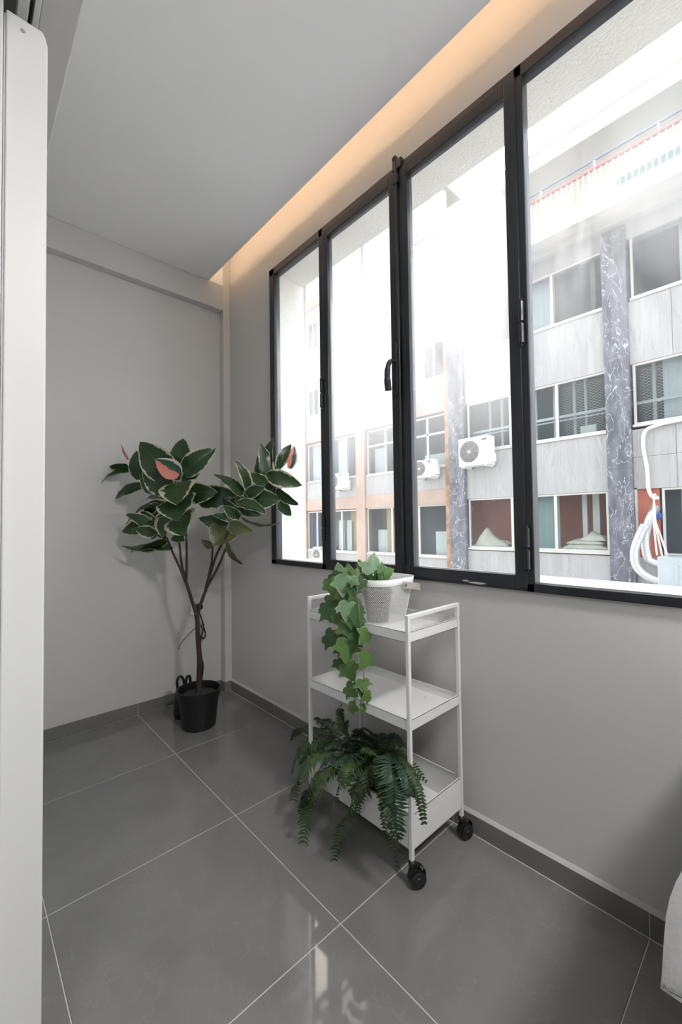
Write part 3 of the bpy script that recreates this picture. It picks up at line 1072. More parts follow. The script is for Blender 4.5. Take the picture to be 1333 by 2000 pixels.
def tray(z0, z1, name, mesh=False, zf=None):
    x0, x1, y0, y1 = TX0 + 0.002, TX1 - 0.002, TY0 + 0.002, TY1 - 0.002
    t_ = 0.0012
    b = MB()
    b.box(x0, x0 + t_, y0 + PT, y1 - PT, z0, z1)
    b.box(x1 - t_, x1, y0 + PT, y1 - PT, z0, z1)
    b.box(x0 + PT, x1 - PT, y0, y0 + t_, z0, z1)
    b.box(x0 + PT, x1 - PT, y1 - t_, y1, z0, z1)
    # rolled top lip
    b.box(x0, x0 + 0.006, y0 + PT, y1 - PT, z1 - t_, z1)
    b.box(x1 - 0.006, x1, y0 + PT, y1 - PT, z1 - t_, z1)
    b.box(x0 + PT, x1 - PT, y0, y0 + 0.006, z1 - t_, z1)
    b.box(x0 + PT, x1 - PT, y1 - 0.006, y1, z1 - t_, z1)
    if not mesh:
        b.box(x0, x1, y0, y1, z0, z0 + t_)
    else:
        b.box(x0, x0 + 0.012, y0, y1, z0, z0 + t_)
        b.box(x1 - 0.012, x1, y0, y1, z0, z0 + t_)
        b.box(x0, x1, y0, y0 + 0.012, z0, z0 + t_)
        b.box(x0, x1, y1 - 0.012, y1, z0, z0 + t_)
    o = b.build(name, MT['white_metal'], cart)
    if mesh:
        g = MB()
        step = 0.0085
        nx, ny = int((x1 - x0 - 0.02) / step), int((y1 - y0 - 0.02) / step)
        for i in range(nx + 1):
            for j in range(ny + 1):
                g.v.append(Vector((x0 + 0.010 + (x1 - x0 - 0.020) * i / nx, y0 + 0.010 + (y1 - y0 - 0.020) * j / ny, z0 + 0.0006)))
        for i in range(nx):
            for j in range(ny):
                a = i * (ny + 1) + j
                g.f.append((a, a + ny + 1, a + ny + 2, a + 1))
        go = g.build('wire_mesh_floor', MT['white_metal'], o)
        md = go.modifiers.new('wire', 'WIREFRAME')
        md.thickness = 0.0026
        md.use_replace = True
    return o


tray(0.745, 0.777, 'upper_shelf', mesh=True)
mid = tray(0.472, 0.506, 'middle_shelf')
tray(0.112, 0.218, 'lower_bin')
for x, y in ((-0.10, -1.08), (-0.10, -1.36), (-0.30, -1.08), (-0.30, -1.36)):
    MB().lathe([(0.006, 0.4732), (0.005, 0.4752), (0.001, 0.4762)], (x, y, 0), 12).build('screw_cap', MT['socket'], mid, smooth=True)
for x0, y0, an in ((TX0, TY0, -0.45), (TX1 - PT, TY0, -0.25), (TX0, TY1 - PT, 2.4), (TX1 - PT, TY1 - PT, 0.6)):
    cx, cy = x0 + PT / 2, y0 + PT / 2
    dx, dy = math.cos(an), math.sin(an)
    cs = MB()
    cs.lathe([(0.004, 0.066), (0.011, 0.066), (0.012, 0.078), (0.008, 0.083)], (cx, cy, 0), 14)
    # hood over the wheels
    ox, oy = cx + dx * 0.016, cy + dy * 0.016
    cst = cs.build('castor', MT['rubber'], cart, bevel=0.001)
    hood = MB()
    nA = 12
    pts = []
    px_, py_ = -dy, dx
    for s_ in (-0.009, 0.009):
        for i in range(nA + 1):
            a = math.radians(-20 + 200 * i / nA)
            pts.append((ox + px_ * s_ + dx * 0.0265 * math.cos(a), oy + py_ * s_ + dy * 0.0265 * math.cos(a), 0.0265 + 0.0265 * math.sin(a) + 0.013))
    m_ = nA + 1
    hood.add(pts, [(i, i + 1, m_ + i + 1, m_ + i) for i in range(nA)])
    hood.build('castor_hood', MT['rubber'], cst, smooth=True)
    for s_ in (-1, 1):
        wv_ = MB()
        prof_ = [(0.004, -0.010), (0.010, -0.010), (0.012, -0.008), (0.021, -0.008), (0.0255, -0.005), (0.0255, 0.006), (0.022, 0.009), (0.004, 0.009)]
        tmp = MB()
        tmp.lathe(prof_, (0, 0, 0), 28, axis=1)
        R_ = Matrix.Rotation(math.atan2(dy, dx), 3, 'Z')
        off = Vector((ox + px_ * s_ * 0.0095, oy + py_ * s_ * 0.0095, 0.0257))
        wv_.add([R_ @ v + off for v in tmp.v], tmp.f)
        wv_.build('wheel', MT['rubber'], cst, smooth=False)

# ------------------------------------------------------------------ mesh basket
BZ = 0.7462
bx0, bx1, by0, by1 = -0.292, -0.052, -1.315, -1.105      # rim
cxb, cyb = (bx0 + bx1) / 2, (by0 + by1) / 2
basket = thing('wire_basket', (cxb, cyb, BZ), 'white wire mesh basket with a pale wooden handle on the trolley top', 'basket')


def rrect(hx, hy, r, n=56):
    """rounded rectangle outline, n points evenly spaced along its perimeter"""
    pts = []
    segs_ = 24
    for q, (sx_, sy_) in enumerate(((1, 1), (-1, 1), (-1, -1), (1, -1))):
        for i in range(segs_ + 1):
            a = math.pi / 2 * (q + i / segs_)
            pts.append(Vector((sx_ * (hx - r) + r * math.cos(a), sy_ * (hy - r) + r * math.sin(a))))
    pts.append(pts[0].copy())
    Ls = [0]
    for a, b in zip(pts[:-1], pts[1:]):
        Ls.append(Ls[-1] + (b - a).length)
    out = []
    k = 0
    for i in range(n):
        t = Ls[-1] * i / n
        while Ls[k + 1] < t:
            k += 1
        f_ = (t - Ls[k]) / max(1e-9, Ls[k + 1] - Ls[k])
        out.append(pts[k].lerp(pts[k + 1], f_))
    return out


HXT, HYT = (bx1 - bx0) / 2, (by1 - by0) / 2
HXB, HYB = HXT - 0.030, HYT - 0.030
ZT = BZ + 0.168
NP, NR = 96, 23
g = MB()
rows = NR
grid = {}
for r_ in range(2 * rows + 1):
    t = r_ / (2 * rows)
    z = BZ + 0.004 + (ZT - 0.022 - BZ - 0.004) * t
    tt = (z - BZ) / (ZT - BZ)
    outl = rrect(HXB + (HXT - HXB) * tt, HYB + (HYT - HYB) * tt, 0.055 + 0.012 * tt, NP * 2)
    for k in range(NP * 2):
        if (k + r_) % 2 == 0:
            grid[(r_, k)] = len(g.v)
            g.v.append(Vector((cxb + outl[k].x, cyb + outl[k].y, z)))
for r_ in range(1, 2 * rows):
    for k in range(NP * 2):
        if (k + r_) % 2 == 1:
            K = NP * 2
            g.f.append((grid[(r_ - 1, k)], grid[(r_, (k + 1) % K)], grid[(r_ + 1, k)], grid[(r_, (k - 1) % K)]))
go = g.build('wire_mesh_wall', MT['white_metal'], basket)
md = go.modifiers.new('wire', 'WIREFRAME')
md.thickness = 0.0012
md.use_replace = True
rim = MB()
o1, o2 = rrect(HXT, HYT, 0.067, 72), rrect(HXT - 0.0016, HYT - 0.0016, 0.066, 72)
o0 = rrect(HXT - 0.0035, HYT - 0.0035, 0.064, 72)
vs_ = [(cxb + p_.x, cyb + p_.y, ZT - 0.024) for p_ in o0] + [(cxb + p_.x, cyb + p_.y, ZT) for p_ in o1] + [(cxb + p_.x * 0.985, cyb + p_.y * 0.985, ZT) for p_ in o2] + [(cxb + p_.x * 0.985, cyb + p_.y * 0.985, ZT - 0.024) for p_ in o0]
n = 72
rim.add(vs_, [(r_ * n + i, r_ * n + (i + 1) % n, (r_ + 1) * n + (i + 1) % n, (r_ + 1) * n + i) for r_ in range(3) for i in range(n)])
rim.build('rim', MT['white_metal'], basket, smooth=True)
bt = rrect(HXB, HYB, 0.055, 48)
MB().prism([(cxb + p_.x, cyb + p_.y) for p_ in bt], 2, BZ, BZ + 0.004).build('base', MT['white_metal'], basket)
# bail handle resting on the right-hand rim
hb_ = MB()
path = smooth_path([(-0.168, by0 - 0.005, ZT - 0.024), (-0.118, by0 - 0.006, ZT - 0.032), (-0.062, by0 - 0.001, ZT - 0.044), (-0.036, by0 + 0.040, ZT - 0.048), (-0.030, cyb, ZT - 0.048), (-0.036, by1 - 0.040, ZT - 0.048), (-0.062, by1 + 0.001, ZT - 0.044), (-0.118, by1 + 0.006, ZT - 0.032), (-0.168, by1 + 0.005, ZT - 0.024)], 5)
vs_, fs_ = [], []
for i, p_ in enumerate(path):
    tdir = (path[min(i + 1, len(path) - 1)] - path[max(i - 1, 0)]).normalized()
    nrm = Vector((tdir.y, -tdir.x, 0)).normalized()
    for a, b in ((-0.002, -0.013), (0.002, -0.013), (0.002, 0.013), (-0.002, 0.013)):
        vs_.append(p_ + nrm * a + Vector((0, 0, b)))
for i in range(len(path) - 1):
    for k in range(4):
        fs_.append((i * 4 + k, i * 4 + (k + 1) % 4, i * 4 + 4 + (k + 1) % 4, i * 4 + 4 + k))
fs_ += [(3, 2, 1, 0), tuple(len(path) * 4 - 4 + k for k in range(4))]
hb_.add(vs_, fs_)
ho = hb_.build('handle', MT['wood'], basket, bevel=0.001, label='pale birch handle')
MB().lathe([(0.006, -0.004), (0.006, -0.001), (0.002, 0.0)], (-0.158, by0 - 0.0075, ZT - 0.025), 14, axis=1).build('rivet', MT['steel'], ho)

# ------------------------------------------------------------------ ivy
ipx, ipy = -0.205, -1.225
ivy = thing('ivy_plant', (ipx, ipy, BZ + 0.005), 'trailing green ivy spilling out of the white mesh basket', 'potted plant')
MB().lathe([(0.001, BZ + 0.005), (0.040, BZ + 0.005), (0.054, BZ + 0.105), (0.058, BZ + 0.107), (0.058, BZ + 0.125), (0.054, BZ + 0.125), (0.052, BZ + 0.11), (0.001, BZ + 0.11)], (ipx, ipy, 0), 28).build('pot', MT['plastic_black'], ivy, smooth=False)


def ivy_mesh(seed, mat):
    r_ = random.Random(seed)
    out = [(0.0, 0.0), (0.14, -0.10), (0.33, -0.13), (0.50, -0.03), (0.52, 0.10), (0.50, 0.20), (0.60, 0.28), (0.76, 0.44), (0.52, 0.50), (0.36, 0.58), (0.24, 0.78), (0.0, 1.08)]
    out = [(x * r_.uniform(0.9, 1.08), y) for x, y in out]
    ring = out + [(-x * r_.uniform(0.9, 1.08), y) for x, y in out[-2:0:-1]]
    verts = [Vector((0, 0.22, 0.03))]
    uvs = [(0.3, 0.5)]
    for f_ in (0.55, 1.0):
        for x, y in ring:
            X_, Y_ = x * f_, 0.22 + (y - 0.22) * f_
            verts.append(Vector((X_, Y_, 0.03 - 0.16 * (X_ * X_) - 0.10 * max(0, Y_ - 0.3) ** 2 + 0.03 * math.sin(7 * X_ + seed))))
            uvs.append((Y_, 0.5 + 0.47 * f_ * (1 if x >= 0 else -1)))
    n_ = len(ring)
    faces = [(0, 1 + i, 1 + (i + 1) % n_) for i in range(n_)] + [(1 + i, 1 + n_ + i, 1 + n_ + (i + 1) % n_, 1 + (i + 1) % n_) for i in range(n_)]
    me = bpy.data.meshes.new('leaf')
    me.from_pydata([tuple(v) for v in verts], [], faces)
    uvl = me.uv_layers.new(name='UVMap')
    for li, l in enumerate(me.loops):
        uvl.data[li].uv = uvs[l.vertex_index]
    me.polygons.foreach_set('use_smooth', [True] * len(me.polygons))
    me.materials.append(mat)
    return me


IV = {m_: [ivy_mesh(s_, MT[m_]) for s_ in (1, 2, 3)] for m_ in ('ivy', 'ivy2', 'ivy3')}


def ivy_leaf(pos, size, roll, tilt, yawj, mt):
    """blade faces the room, its tip pointing along 'roll' degrees from straight down"""
    base = Matrix((Vector(AX[0]), Vector(AX[1]), -Vector(AX[2]))).transposed()     # columns right, up, towards camera
    R = base @ Matrix.Rotation(math.radians(yawj), 3, 'Y') @ Matrix.Rotation(math.radians(180 + roll), 3, 'Z') @ Matrix.Rotation(math.radians(tilt), 3, 'X')
    o = link(bpy.data.objects.new('leaf', rnd.choice(IV[mt])))
    o.parent = ivy
    Mx = (R.to_4x4()) @ Matrix.Scale(size, 4)
    c = pos - R @ Vector((0, 0.35, 0)) * size
    Mx.translation = c - WL[ivy.name]
    o.matrix_local = Mx
    return o


XH = -0.368
IVL = [  # px, py, size px, roll, tilt, yaw, material, X of the plane it hangs in
    (729, 1106, 44, 170, -20, 5, 'ivy3', -.24), (706, 1112, 32, 200, -15, -20, 'ivy', -.24), (753, 1121, 36, 110, -15, 15, 'ivy', -.22),
    (736, 1126, 26, 60, -30, 0, 'ivy2', -.25), (719, 1124, 26, 150, -30, -10, 'ivy2', -.22), (682, 1119, 30, 190, -10, -10, 'ivy', -.30),
    (664, 1118, 32, 200, -15, -20, 'ivy3', -.34), (648, 1143, 38, 20, 10, -25, 'ivy', -.36), (671, 1141, 40, -5, 10, 10, 'ivy3', -.37),
    (692, 1135, 20, 60, 0, 0, 'ivy3', -.36), (707, 1139, 24, -30, 5, 20, 'ivy2', -.33), (649, 1172, 32, 30, 10, -20, 'ivy', -.37),
    (643, 1194, 44, 40, 15, -20, 'ivy2', -.38), (674, 1165, 34, 0, 12, 0, 'ivy', -.36), (690, 1152, 32, -10, 10, 15, 'ivy2', -.35),
    (679, 1190, 38, -8, 15, 0, 'ivy3', -.39), (692, 1180, 30, -20, 12, 15, 'ivy2', -.36), (697, 1206, 30, -15, 10, 20, 'ivy2', -.37),
    (664, 1181, 30, 20, 10, -10, 'ivy2', -.36), (645, 1248, 38, 60, 15, -20, 'ivy2', -.37), (678, 1230, 34, 5, 15, 0, 'ivy', -.38),
    (690, 1237, 34, -10, 15, 10, 'ivy2', -.37), (678, 1266, 46, -5, 18, 0, 'ivy', -.39), (693, 1255, 28, -25, 15, 10, 'ivy2', -.37),
    (713, 1242, 34, -50, 15, 25, 'ivy', -.37), (715, 1287, 36, -40, 12, 20, 'ivy', -.37), (663, 1297, 26, 20, 10, -15, 'ivy2', -.37),
    (682, 1309, 38, 30, 12, -5, 'ivy', -.38), (710, 1337, 28, 5, 20, 10, 'ivy', -.37), (685, 1348, 32, 60, 15, -15, 'ivy', -.37),
    (707, 1351, 20, -10, 20, 10, 'ivy2', -.37), (717, 1361, 24, -80, 10, 20, 'ivy', -.37), (690, 1382, 24, 80, 15, -10, 'ivy', -.37),
    (709, 1384, 18, -60, 10, 20, 'ivy', -.37), (701, 1192, 26, -20, 10, 25, 'ivy2', -.36), (664, 1268, 26, 30, 12, -20, 'ivy2', -.37),
    (632, 1190, 24, 70, 10, -25, 'ivy2', -.37), (660, 1208, 26, 25, 15, -10, 'ivy', -.37), (686, 1210, 30, 0, 15, 5, 'ivy', -.38),
    (655, 1128, 28, 40, -5, -25, 'ivy2', -.35), (700, 1122, 26, 160, -20, 0, 'ivy', -.28), (745, 1131, 24, 70, -20, 10, 'ivy2', -.24),
    (668, 1248, 28, 25, 15, -5, 'ivy2', -.36), (705, 1222, 26, -25, 10, 20, 'ivy2', -.36), (684, 1170, 30, 5, 12, 10, 'ivy2', -.35),
    (713, 1115, 26, 180, -30, 20, 'ivy2', -.20), (690, 1222, 28, 10, 12, -10, 'ivy2', -.355),
]
for x, y, s_, ro, ti, ya, mt, X_ in IVL:
    p_ = on_x(x, y, X_)
    ivy_leaf(p_, s_ * depth_of(p_) / FPX * 0.92, ro, ti, ya, mt)
st_ = [
    [(ipx, ipy, BZ + 0.11), on_x(715, 1120, -.24), on_x(697, 1130, -.33), on_x(700, 1165, -.362), on_x(704, 1230, XH), on_x(706, 1290, XH), on_x(711, 1320, XH), on_x(708, 1350, XH), on_x(706, 1370, XH), on_x(704, 1388, XH)],
    [(ipx - 0.02, ipy + 0.02, BZ + 0.11), on_x(690, 1122, -.27), on_x(668, 1130, -.34), on_x(663, 1180, -.366), on_x(662, 1230, XH), on_x(662, 1268, XH), on_x(660, 1298, XH)],
    [(ipx - 0.01, ipy + 0.03, BZ + 0.11), on_x(700, 1125, -.26), on_x(678, 1140, -.345), on_x(676, 1200, -.372), on_x(681, 1260, XH), on_x(682, 1300, XH)],
    [(ipx, ipy - 0.01, BZ + 0.11), on_x(735, 1125, -.22), on_x(748, 1122, -.21)],
    [on_x(709, 1345, XH), on_x(698, 1345, XH), on_x(688, 1346, XH)],
    [on_x(664, 1170, -.366), on_x(652, 1180, -.37), on_x(645, 1190, -.375)],
    [on_x(662, 1235, XH), on_x(652, 1240, XH), on_x(646, 1246, XH)],
    [on_x(704, 1235, XH), on_x(711, 1240, XH)],
]
for q in st_:
    MB().tube(smooth_path(q, 5), 0.0017, 6).build('stem', MT['stem'], ivy, smooth=True)

# ------------------------------------------------------------------ fern
fb = Vector((-0.215, -1.235, 0.114))
fern = thing('fern_plant', tuple(fb), 'bushy dark green fern arching over the front of the lowest trolley shelf', 'potted plant')
MB().lathe([(0.001, 0.1135), (0.062, 0.1135), (0.080, 0.225), (0.084, 0.227), (0.084, 0.245), (0.080, 0.245), (0.076, 0.225), (0.001, 0.222)], (fb.x, fb.y, 0), 32).build('pot', MT['plastic_black'], fern, smooth=False)


def frond(P0, P1, P2, plen, mat, npair=24, twist=0.0, naked=0.10):
    path = bez(P0, P1, P2, 26)
    L = sum((b - a).length for a, b in zip(path[:-1], path[1:]))
    b = MB()
    b.tube(path, [0.0016 - 0.0011 * i / 26 for i in range(27)], 4)
    rr = random.Random(int(P2.x * 1e4) ^ int(P2.z * 1e4))
    npair = max(10, int(L / 0.0120))
    for k in range(npair):
        t = naked + (1 - naked) * (k + 0.5) / npair
        i = min(25, int(t * 26))
        f_ = t * 26 - i
        p = path[i].lerp(path[i + 1], f_)
        tg = (path[i + 1] - path[i]).normalized()
        sd = tg.cross(Vector((0, 0, 1)))
        if sd.length < 0.15:
            sd = Vector(AX[0])
        sd = (sd - tg * sd.dot(tg)).normalized()
        sd = Matrix.Rotation(twist + 0.5 * math.sin(k * 0.21), 3, tg) @ sd
        nm = sd.cross(tg)
        if nm.z < 0:
            nm = -nm
        ln = plen * (math.sin(math.pi * (0.12 + 0.80 * t)) ** 0.7) * rr.uniform(0.82, 1.12)
        for s_ in (-1, 1):
            d = (sd * s_ + tg * rr.uniform(0.30, 0.55) - nm * rr.uniform(0.05, 0.35)).normalized()
            wv = tg * (0.0046 + 0.0010 * rr.random())
            e1 = p + d * ln * 0.45 - nm * ln * 0.02
            e2 = p + d * ln - nm * ln * rr.uniform(0.08, 0.25)
            lift = nm * 0.0016
            b.add([p - wv * 0.55, p + wv * 0.55, e1 - wv * 1.0 + lift, e1 + wv * 1.0 + lift, e1, e2],
                  [(0, 4, 2), (0, 1, 4), (1, 3, 4), (2, 4, 5), (4, 3, 5)])
    return b


def fx(x, y, X_):
    return on_x(560 + x / 4.597, 1360 + y / 4.597, X_)


FR_ = [  # tip px in the close-up, X of the tip, apex offset px, X of apex, pinna length, material
    ((45, 685), -.40, (230, 330), -.34, .036, 'fern'), ((60, 935), -.46, (230, 470), -.42, .040, 'fern2'), ((160, 1420), -.47, (260, 640), -.48, .036, 'fern2'),
    ((405, 1535), -.45, (640, 760), -.46, .036, 'fern'), ((1010, 1555), -.42, (900, 700), -.44, .032, 'fern'), ((1010, 1290), -.43, (930, 480), -.42, .046, 'fern3'),
    ((1238, 1150), -.39, (1080, 480), -.36, .024, 'fern'), ((35, 400), -.20, (210, 240), -.20, .030, 'fern2'), ((270, 190), -.10, (400, 260), -.12, .036, 'fern'),
    ((490, 70), -.16, (500, 300), -.18, .026, 'fern2'), ((545, 215), -.20, (560, 400), -.2, .022, 'fern2'), ((830, 410), -.12, (700, 360), -.14, .028, 'fern'),
    ((960, 460), -.14, (860, 430), -.16, .028, 'fern'), ((830, 540), -.34, (640, 430), -.34, .030, 'fern2'), ((300, 640), -.42, (450, 500), -.38, .030, 'fern3'),
    ((120, 610), -.36, (300, 420), -.34, .036, 'fern'), ((1110, 600), -.20, (960, 480), -.22, .030, 'fern'), ((1115, 900), -.40, (1010, 520), -.37, .038, 'fern3'),
    ((890, 1230), -.41, (830, 620), -.42, .024, 'fern'), ((200, 900), -.44, (420, 600), -.42, .032, 'fern'), ((440, 930), -.45, (560, 560), -.43, .032, 'fern2'),
    ((190, 270), -.14, (330, 300), -.16, .034, 'fern'), ((590, 640), -.40, (600, 480), -.38, .028, 'fern3'), ((620, 300), -.12, (620, 420), -.15, .026, 'fern2'),
    ((720, 400), -.20, (660, 470), -.22, .028, 'fern'), ((360, 420), -.26, (470, 380), -.26, .032, 'fern'), ((130, 1060), -.47, (300, 620), -.46, .030, 'fern'),
    ((560, 800), -.44, (580, 560), -.42, .026, 'fern2'), ((760, 900), -.42, (720, 620), -.40, .030, 'fern'), ((480, 560), -.34, (560, 440), -.32, .030, 'fern3'),
    ((1060, 700), -.33, (960, 520), -.30, .030, 'fern'), ((640, 1060), -.44, (690, 680), -.43, .026, 'fern'), ((250, 470), -.30, (420, 380), -.28, .034, 'fern'),
    ((900, 980), -.43, (850, 560), -.41, .030, 'fern2'),
]
for (tx, ty), X2, (mx_, my_), X1, pl_, mt in FR_:
    P2 = fx(tx, ty, X2)
    Pm = fx(mx_, my_, X1)
    P0 = Vector((fb.x + rnd.uniform(-.03, .03), fb.y + rnd.uniform(-.03, .03), 0.222))
    P1 = Pm * 1.55 - (P0 + P2) * 0.275
    frond(P0, P1, P2, pl_ * 1.18, None, twist=rnd.uniform(-0.4, 0.4)).build('frond', MT[mt], fern)

for k in range(26):     # short inner fronds that fill the crown
    an_ = rnd.uniform(0, 2 * math.pi)
    ra = rnd.uniform(0.08, 0.19)
    P0 = Vector((fb.x + rnd.uniform(-.03, .03), fb.y + rnd.uniform(-.03, .03), 0.222))
    P2 = Vector((min(fb.x - 0.05 + ra * math.cos(an_), -0.075), fb.y + ra * 1.25 * math.sin(an_), rnd.uniform(0.22, 0.31)))
    P1 = (P0 + P2) / 2 + Vector((0, 0, rnd.uniform(0.05, 0.11)))
    frond(P0, P1, P2, rnd.uniform(.026, .038), None, twist=rnd.uniform(-0.5, 0.5)).build('frond', MT[rnd.choice(('fern', 'fern', 'fern2', 'fern3'))], fern)

# ------------------------------------------------------------------ bed corner
bed = thing('bed', (-0.44, -3.2, 0), 'bed with white duvet, its corner just showing beside the window wall', 'bed')
BX0, BX1, BY1, BY0 = -0.862, -0.03, -2.297, -4.2
MB().box(BX0 + 0.02, BX1, BY0, BY1 + 0.084, 0.42, 0.668).build('mattress', MT['linen_grey'], bed, bevel=0.03)
MB().box(BX0 + 0.03, BX1, BY0, BY1 + 0.070, 0.10, 0.42).build('bed_base', MT['linen_grey'], bed, bevel=0.01)
for x in (BX0 + 0.09, BX1 - 0.06):
    for y in (BY1 - 0.09, BY0 + 0.08):
        MB().lathe([(0.018, 0), (0.024, 0.10)], (x, y, 0), 14).build('leg', MT['rubber'], bed)
# duvet: a draped sheet with a wavy hem
dv = MB()
nu, nv = 34, 26
for i in range(nu + 1):
    for j in range(nv + 1):
        s_ = i / nu
        t_ = j / nv
        # arc-length coordinates: s from over the room side to the wall, t from over the foot end to the head
        a = -0.05 + s_ * (BX1 - BX0 + 0.05)
        c = -0.05 + t_ * (BY1 - BY0 + 0.05)
        X_ = BX0 + max(a, 0) - 0.022 * (1 if a < 0 else math.exp(-a * 25))
        Y_ = BY1 - max(c, 0) + 0.012 * (1 if c < 0 else math.exp(-c * 25))
        z = 0.768 - max(-a, -c, 0) * 0.95 - 0.035 * max(math.exp(-max(a, 0) * 14), math.exp(-max(c, 0) * 14))
        z += 0.008 * math.sin(9 * X_ + 5 * Y_) + 0.006 * math.sin(23 * Y_ + 3)
        if a < 0:
            X_ -= 0.006 * math.sin(20 * Y_ + 1.0) * (-a) / 0.05 + 0.018 * (-a) / 0.05
        if c < 0:
            Y_ += 0.006 * math.sin(22 * X_) * (-c) / 0.05 + 0.084 * (-c) / 0.05
        dv.v.append(Vector((X_, Y_, max(z, 0.33))))
for i in range(nu):
    for j in range(nv):
        a = i * (nv + 1) + j
        dv.f.append((a, a + 1, a + nv + 2, a + nv + 1))
do = dv.build('duvet', MT['linen'], bed, smooth=True)
sd_ = do.modifiers.new('thick', 'SOLIDIFY')
sd_.thickness = 0.018

# ================================================================== street
F = 9.0
ow = MB()
ow.box(-4.7, TH - 0.002, -14, 17, 3.10, 12.5)
ow.box(-4.7, TH - 0.002, -14, 17, -4.2, -0.12)
ow.box(-4.7, TH - 0.002, YB + 0.2, 17, -0.12, 3.10)
ow.box(-4.7, TH - 0.002, -14, YF - 0.2, -0.12, 3.10)
own = ow.build('wall_outside', MT['own_wall'])
tag(own, 'cream rendered outer walls of the floors around the room', 'wall', kind='structure')
ground = MB().box(0.4, 30, -30, 40, -4.3, -4.2).build('street_ground', MT['asphalt'])
tag(ground, 'grey asphalt street far below the window', 'street', kind='structure')


def fpart(parent, name, mt, x0, x1, y0, y1, z0, z1, bevel=0.0, label=None):
    return MB().box(x0, x1, y0, y1, z0, z1).build(name, MT[mt], parent, bevel=bevel, label=label)


def fwindow(parent, y0, y1, z0, z1, mull=(), trans=None, back=None, fw=0.042, backs=None, depth=0.9):
    """a window of a building: frame part with its panes and bars as sub-parts; a shallow room behind it"""
    b = MB()
    b.box(F + 0.02, F + 0.09, y0, y0 + fw, z0, z1)
    b.box(F + 0.02, F + 0.09, y1 - fw, y1, z0, z1)
    b.box(F + 0.02, F + 0.09, y0 + fw, y1 - fw, z0, z0 + fw)
    b.box(F + 0.02, F + 0.09, y0 + fw, y1 - fw, z1 - fw, z1)
    b.box(F - 0.03, F + 0.10, y0 - 0.02, y1 + 0.02, z0 - 0.05, z0)
    wo = b.build('window', MT['f_white'], parent)
    edges = [y0 + fw] + sorted(mull) + [y1 - fw]
    for m_ in mull:
        MB().box(F + 0.025, F + 0.085, m_ - 0.032, m_ + 0.032, z0 + fw, z1 - fw).build('mullion', MT['f_white'], wo)
    if trans:
        MB().box(F + 0.025, F + 0.085, y0 + fw, y1 - fw, trans - 0.03, trans + 0.03).build('transom', MT['f_white'], wo)
    for a, c in zip(edges[:-1], edges[1:]):
        MB().box(F + 0.05, F + 0.056, a, c, z0 + fw * 0.8, z1 - fw * 0.8).build('pane', MT['f_glass'], wo)
    # room behind
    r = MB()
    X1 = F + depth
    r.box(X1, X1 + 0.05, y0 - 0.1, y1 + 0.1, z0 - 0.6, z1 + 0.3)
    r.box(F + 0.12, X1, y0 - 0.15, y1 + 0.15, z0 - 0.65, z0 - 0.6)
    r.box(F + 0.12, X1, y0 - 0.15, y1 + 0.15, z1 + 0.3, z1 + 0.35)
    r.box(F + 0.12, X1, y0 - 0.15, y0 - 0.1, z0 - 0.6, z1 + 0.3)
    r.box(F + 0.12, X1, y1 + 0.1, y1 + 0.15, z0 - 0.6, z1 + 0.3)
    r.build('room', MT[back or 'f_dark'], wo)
    return wo


# ---- grey marble office block (right)
gb = thing('office_building', (F, 0, -4.2), 'grey office block with dark veined marble piers and long window bands', 'building')
BAYS = [(0.37, 3.80), (-4.30, -0.08)]
ROWS = [(0.40, 1.75), (3.05, 4.38), (5.77, 7.05)]
for y0, y1 in ((3.80, 4.29), (-0.08, 0.37), (-4.75, -4.30)):
    for z0, z1 in ((-4.2, -0.4), (-0.4, 2.2), (2.2, 4.6), (4.6, 7.3)):
        fpart(gb, 'marble_pier', 'f_marble', F - 0.10, F + 0.3, y0, y1, z0 + 0.002, z1 - 0.002)
BANDS = [(-4.2, 0.35), (1.75, 3.00), (4.38, 5.72), (7.05, 7.45)]
for bi, (y0, y1) in enumerate(BAYS):
    for ri, (z0, z1) in enumerate(BANDS):
        n_ = 2 if bi == 0 else 3
        cuts = [y0 + (y1 - y0) * k / n_ for k in range(n_ + 1)]
        if bi == 1:
            cuts = [-4.30, -2.6, -0.62, -0.08]
            cuts = [-4.30, -2.55, -0.80, -0.08] if ri in (1, 2) else [-4.30, -2.2, -0.08]
        zc = [z0, z1] if (bi == 0 or ri != 1) else [z0, 2.42, z1]
        for za, zb in zip(zc[:-1], zc[1:]):
            for a, b in zip(cuts[:-1], cuts[1:]):
                fpart(gb, 'marble_panel', 'f_panel', F, F + 0.25, a + 0.003, b - 0.003, za + 0.003, zb - 0.003)
fpart(gb, 'core_wall', 'f_conc', F + 1.0, F + 6.0, -5.0, 4.28, -4.2, 10.0)
# windows
wr1 = fwindow(gb, 0.40, 3.76, 0.42, 1.75, (1.49, 1.98, 2.54), back='f_red')
fpart(wr1, 'curtain', 'f_teal', F + 0.30, F + 0.33, 1.50, 2.00, -0.10, 1.95)
fpart(wr1, 'room_post', 'f_paper', F + 0.55, F + 0.62, 0.72, 0.86, -0.1, 1.9)
fpart(wr1, 'room_post', 'f_paper', F + 0.55, F + 0.62, 0.98, 1.08, -0.1, 1.9)
wr2 = fwindow(gb, 0.34, 3.74, 3.05, 4.38, (1.40, 2.53))
for y, wd in ((0.90, .05), (1.14, .06), (1.60, .05), (2.05, .18), (2.95, .06), (3.3, .05)):
    fpart(wr2, 'room_post', 'f_curtain', F + 0.50, F + 0.55, y, y + wd, 2.6, 4.6)
fpart(wr2, 'room_beam', 'f_paper', F + 0.32, F + 0.38, 0.30, 3.75, 3.60, 3.66)
fpart(wr2, 'room_beam', 'f_curtain', F + 0.32, F + 0.38, 0.30, 3.75, 3.52, 3.55)
fpart(wr2, 'planter_box', 'f_paper', F + 0.14, F + 0.26, 0.62, 0.94, 3.10, 3.28)
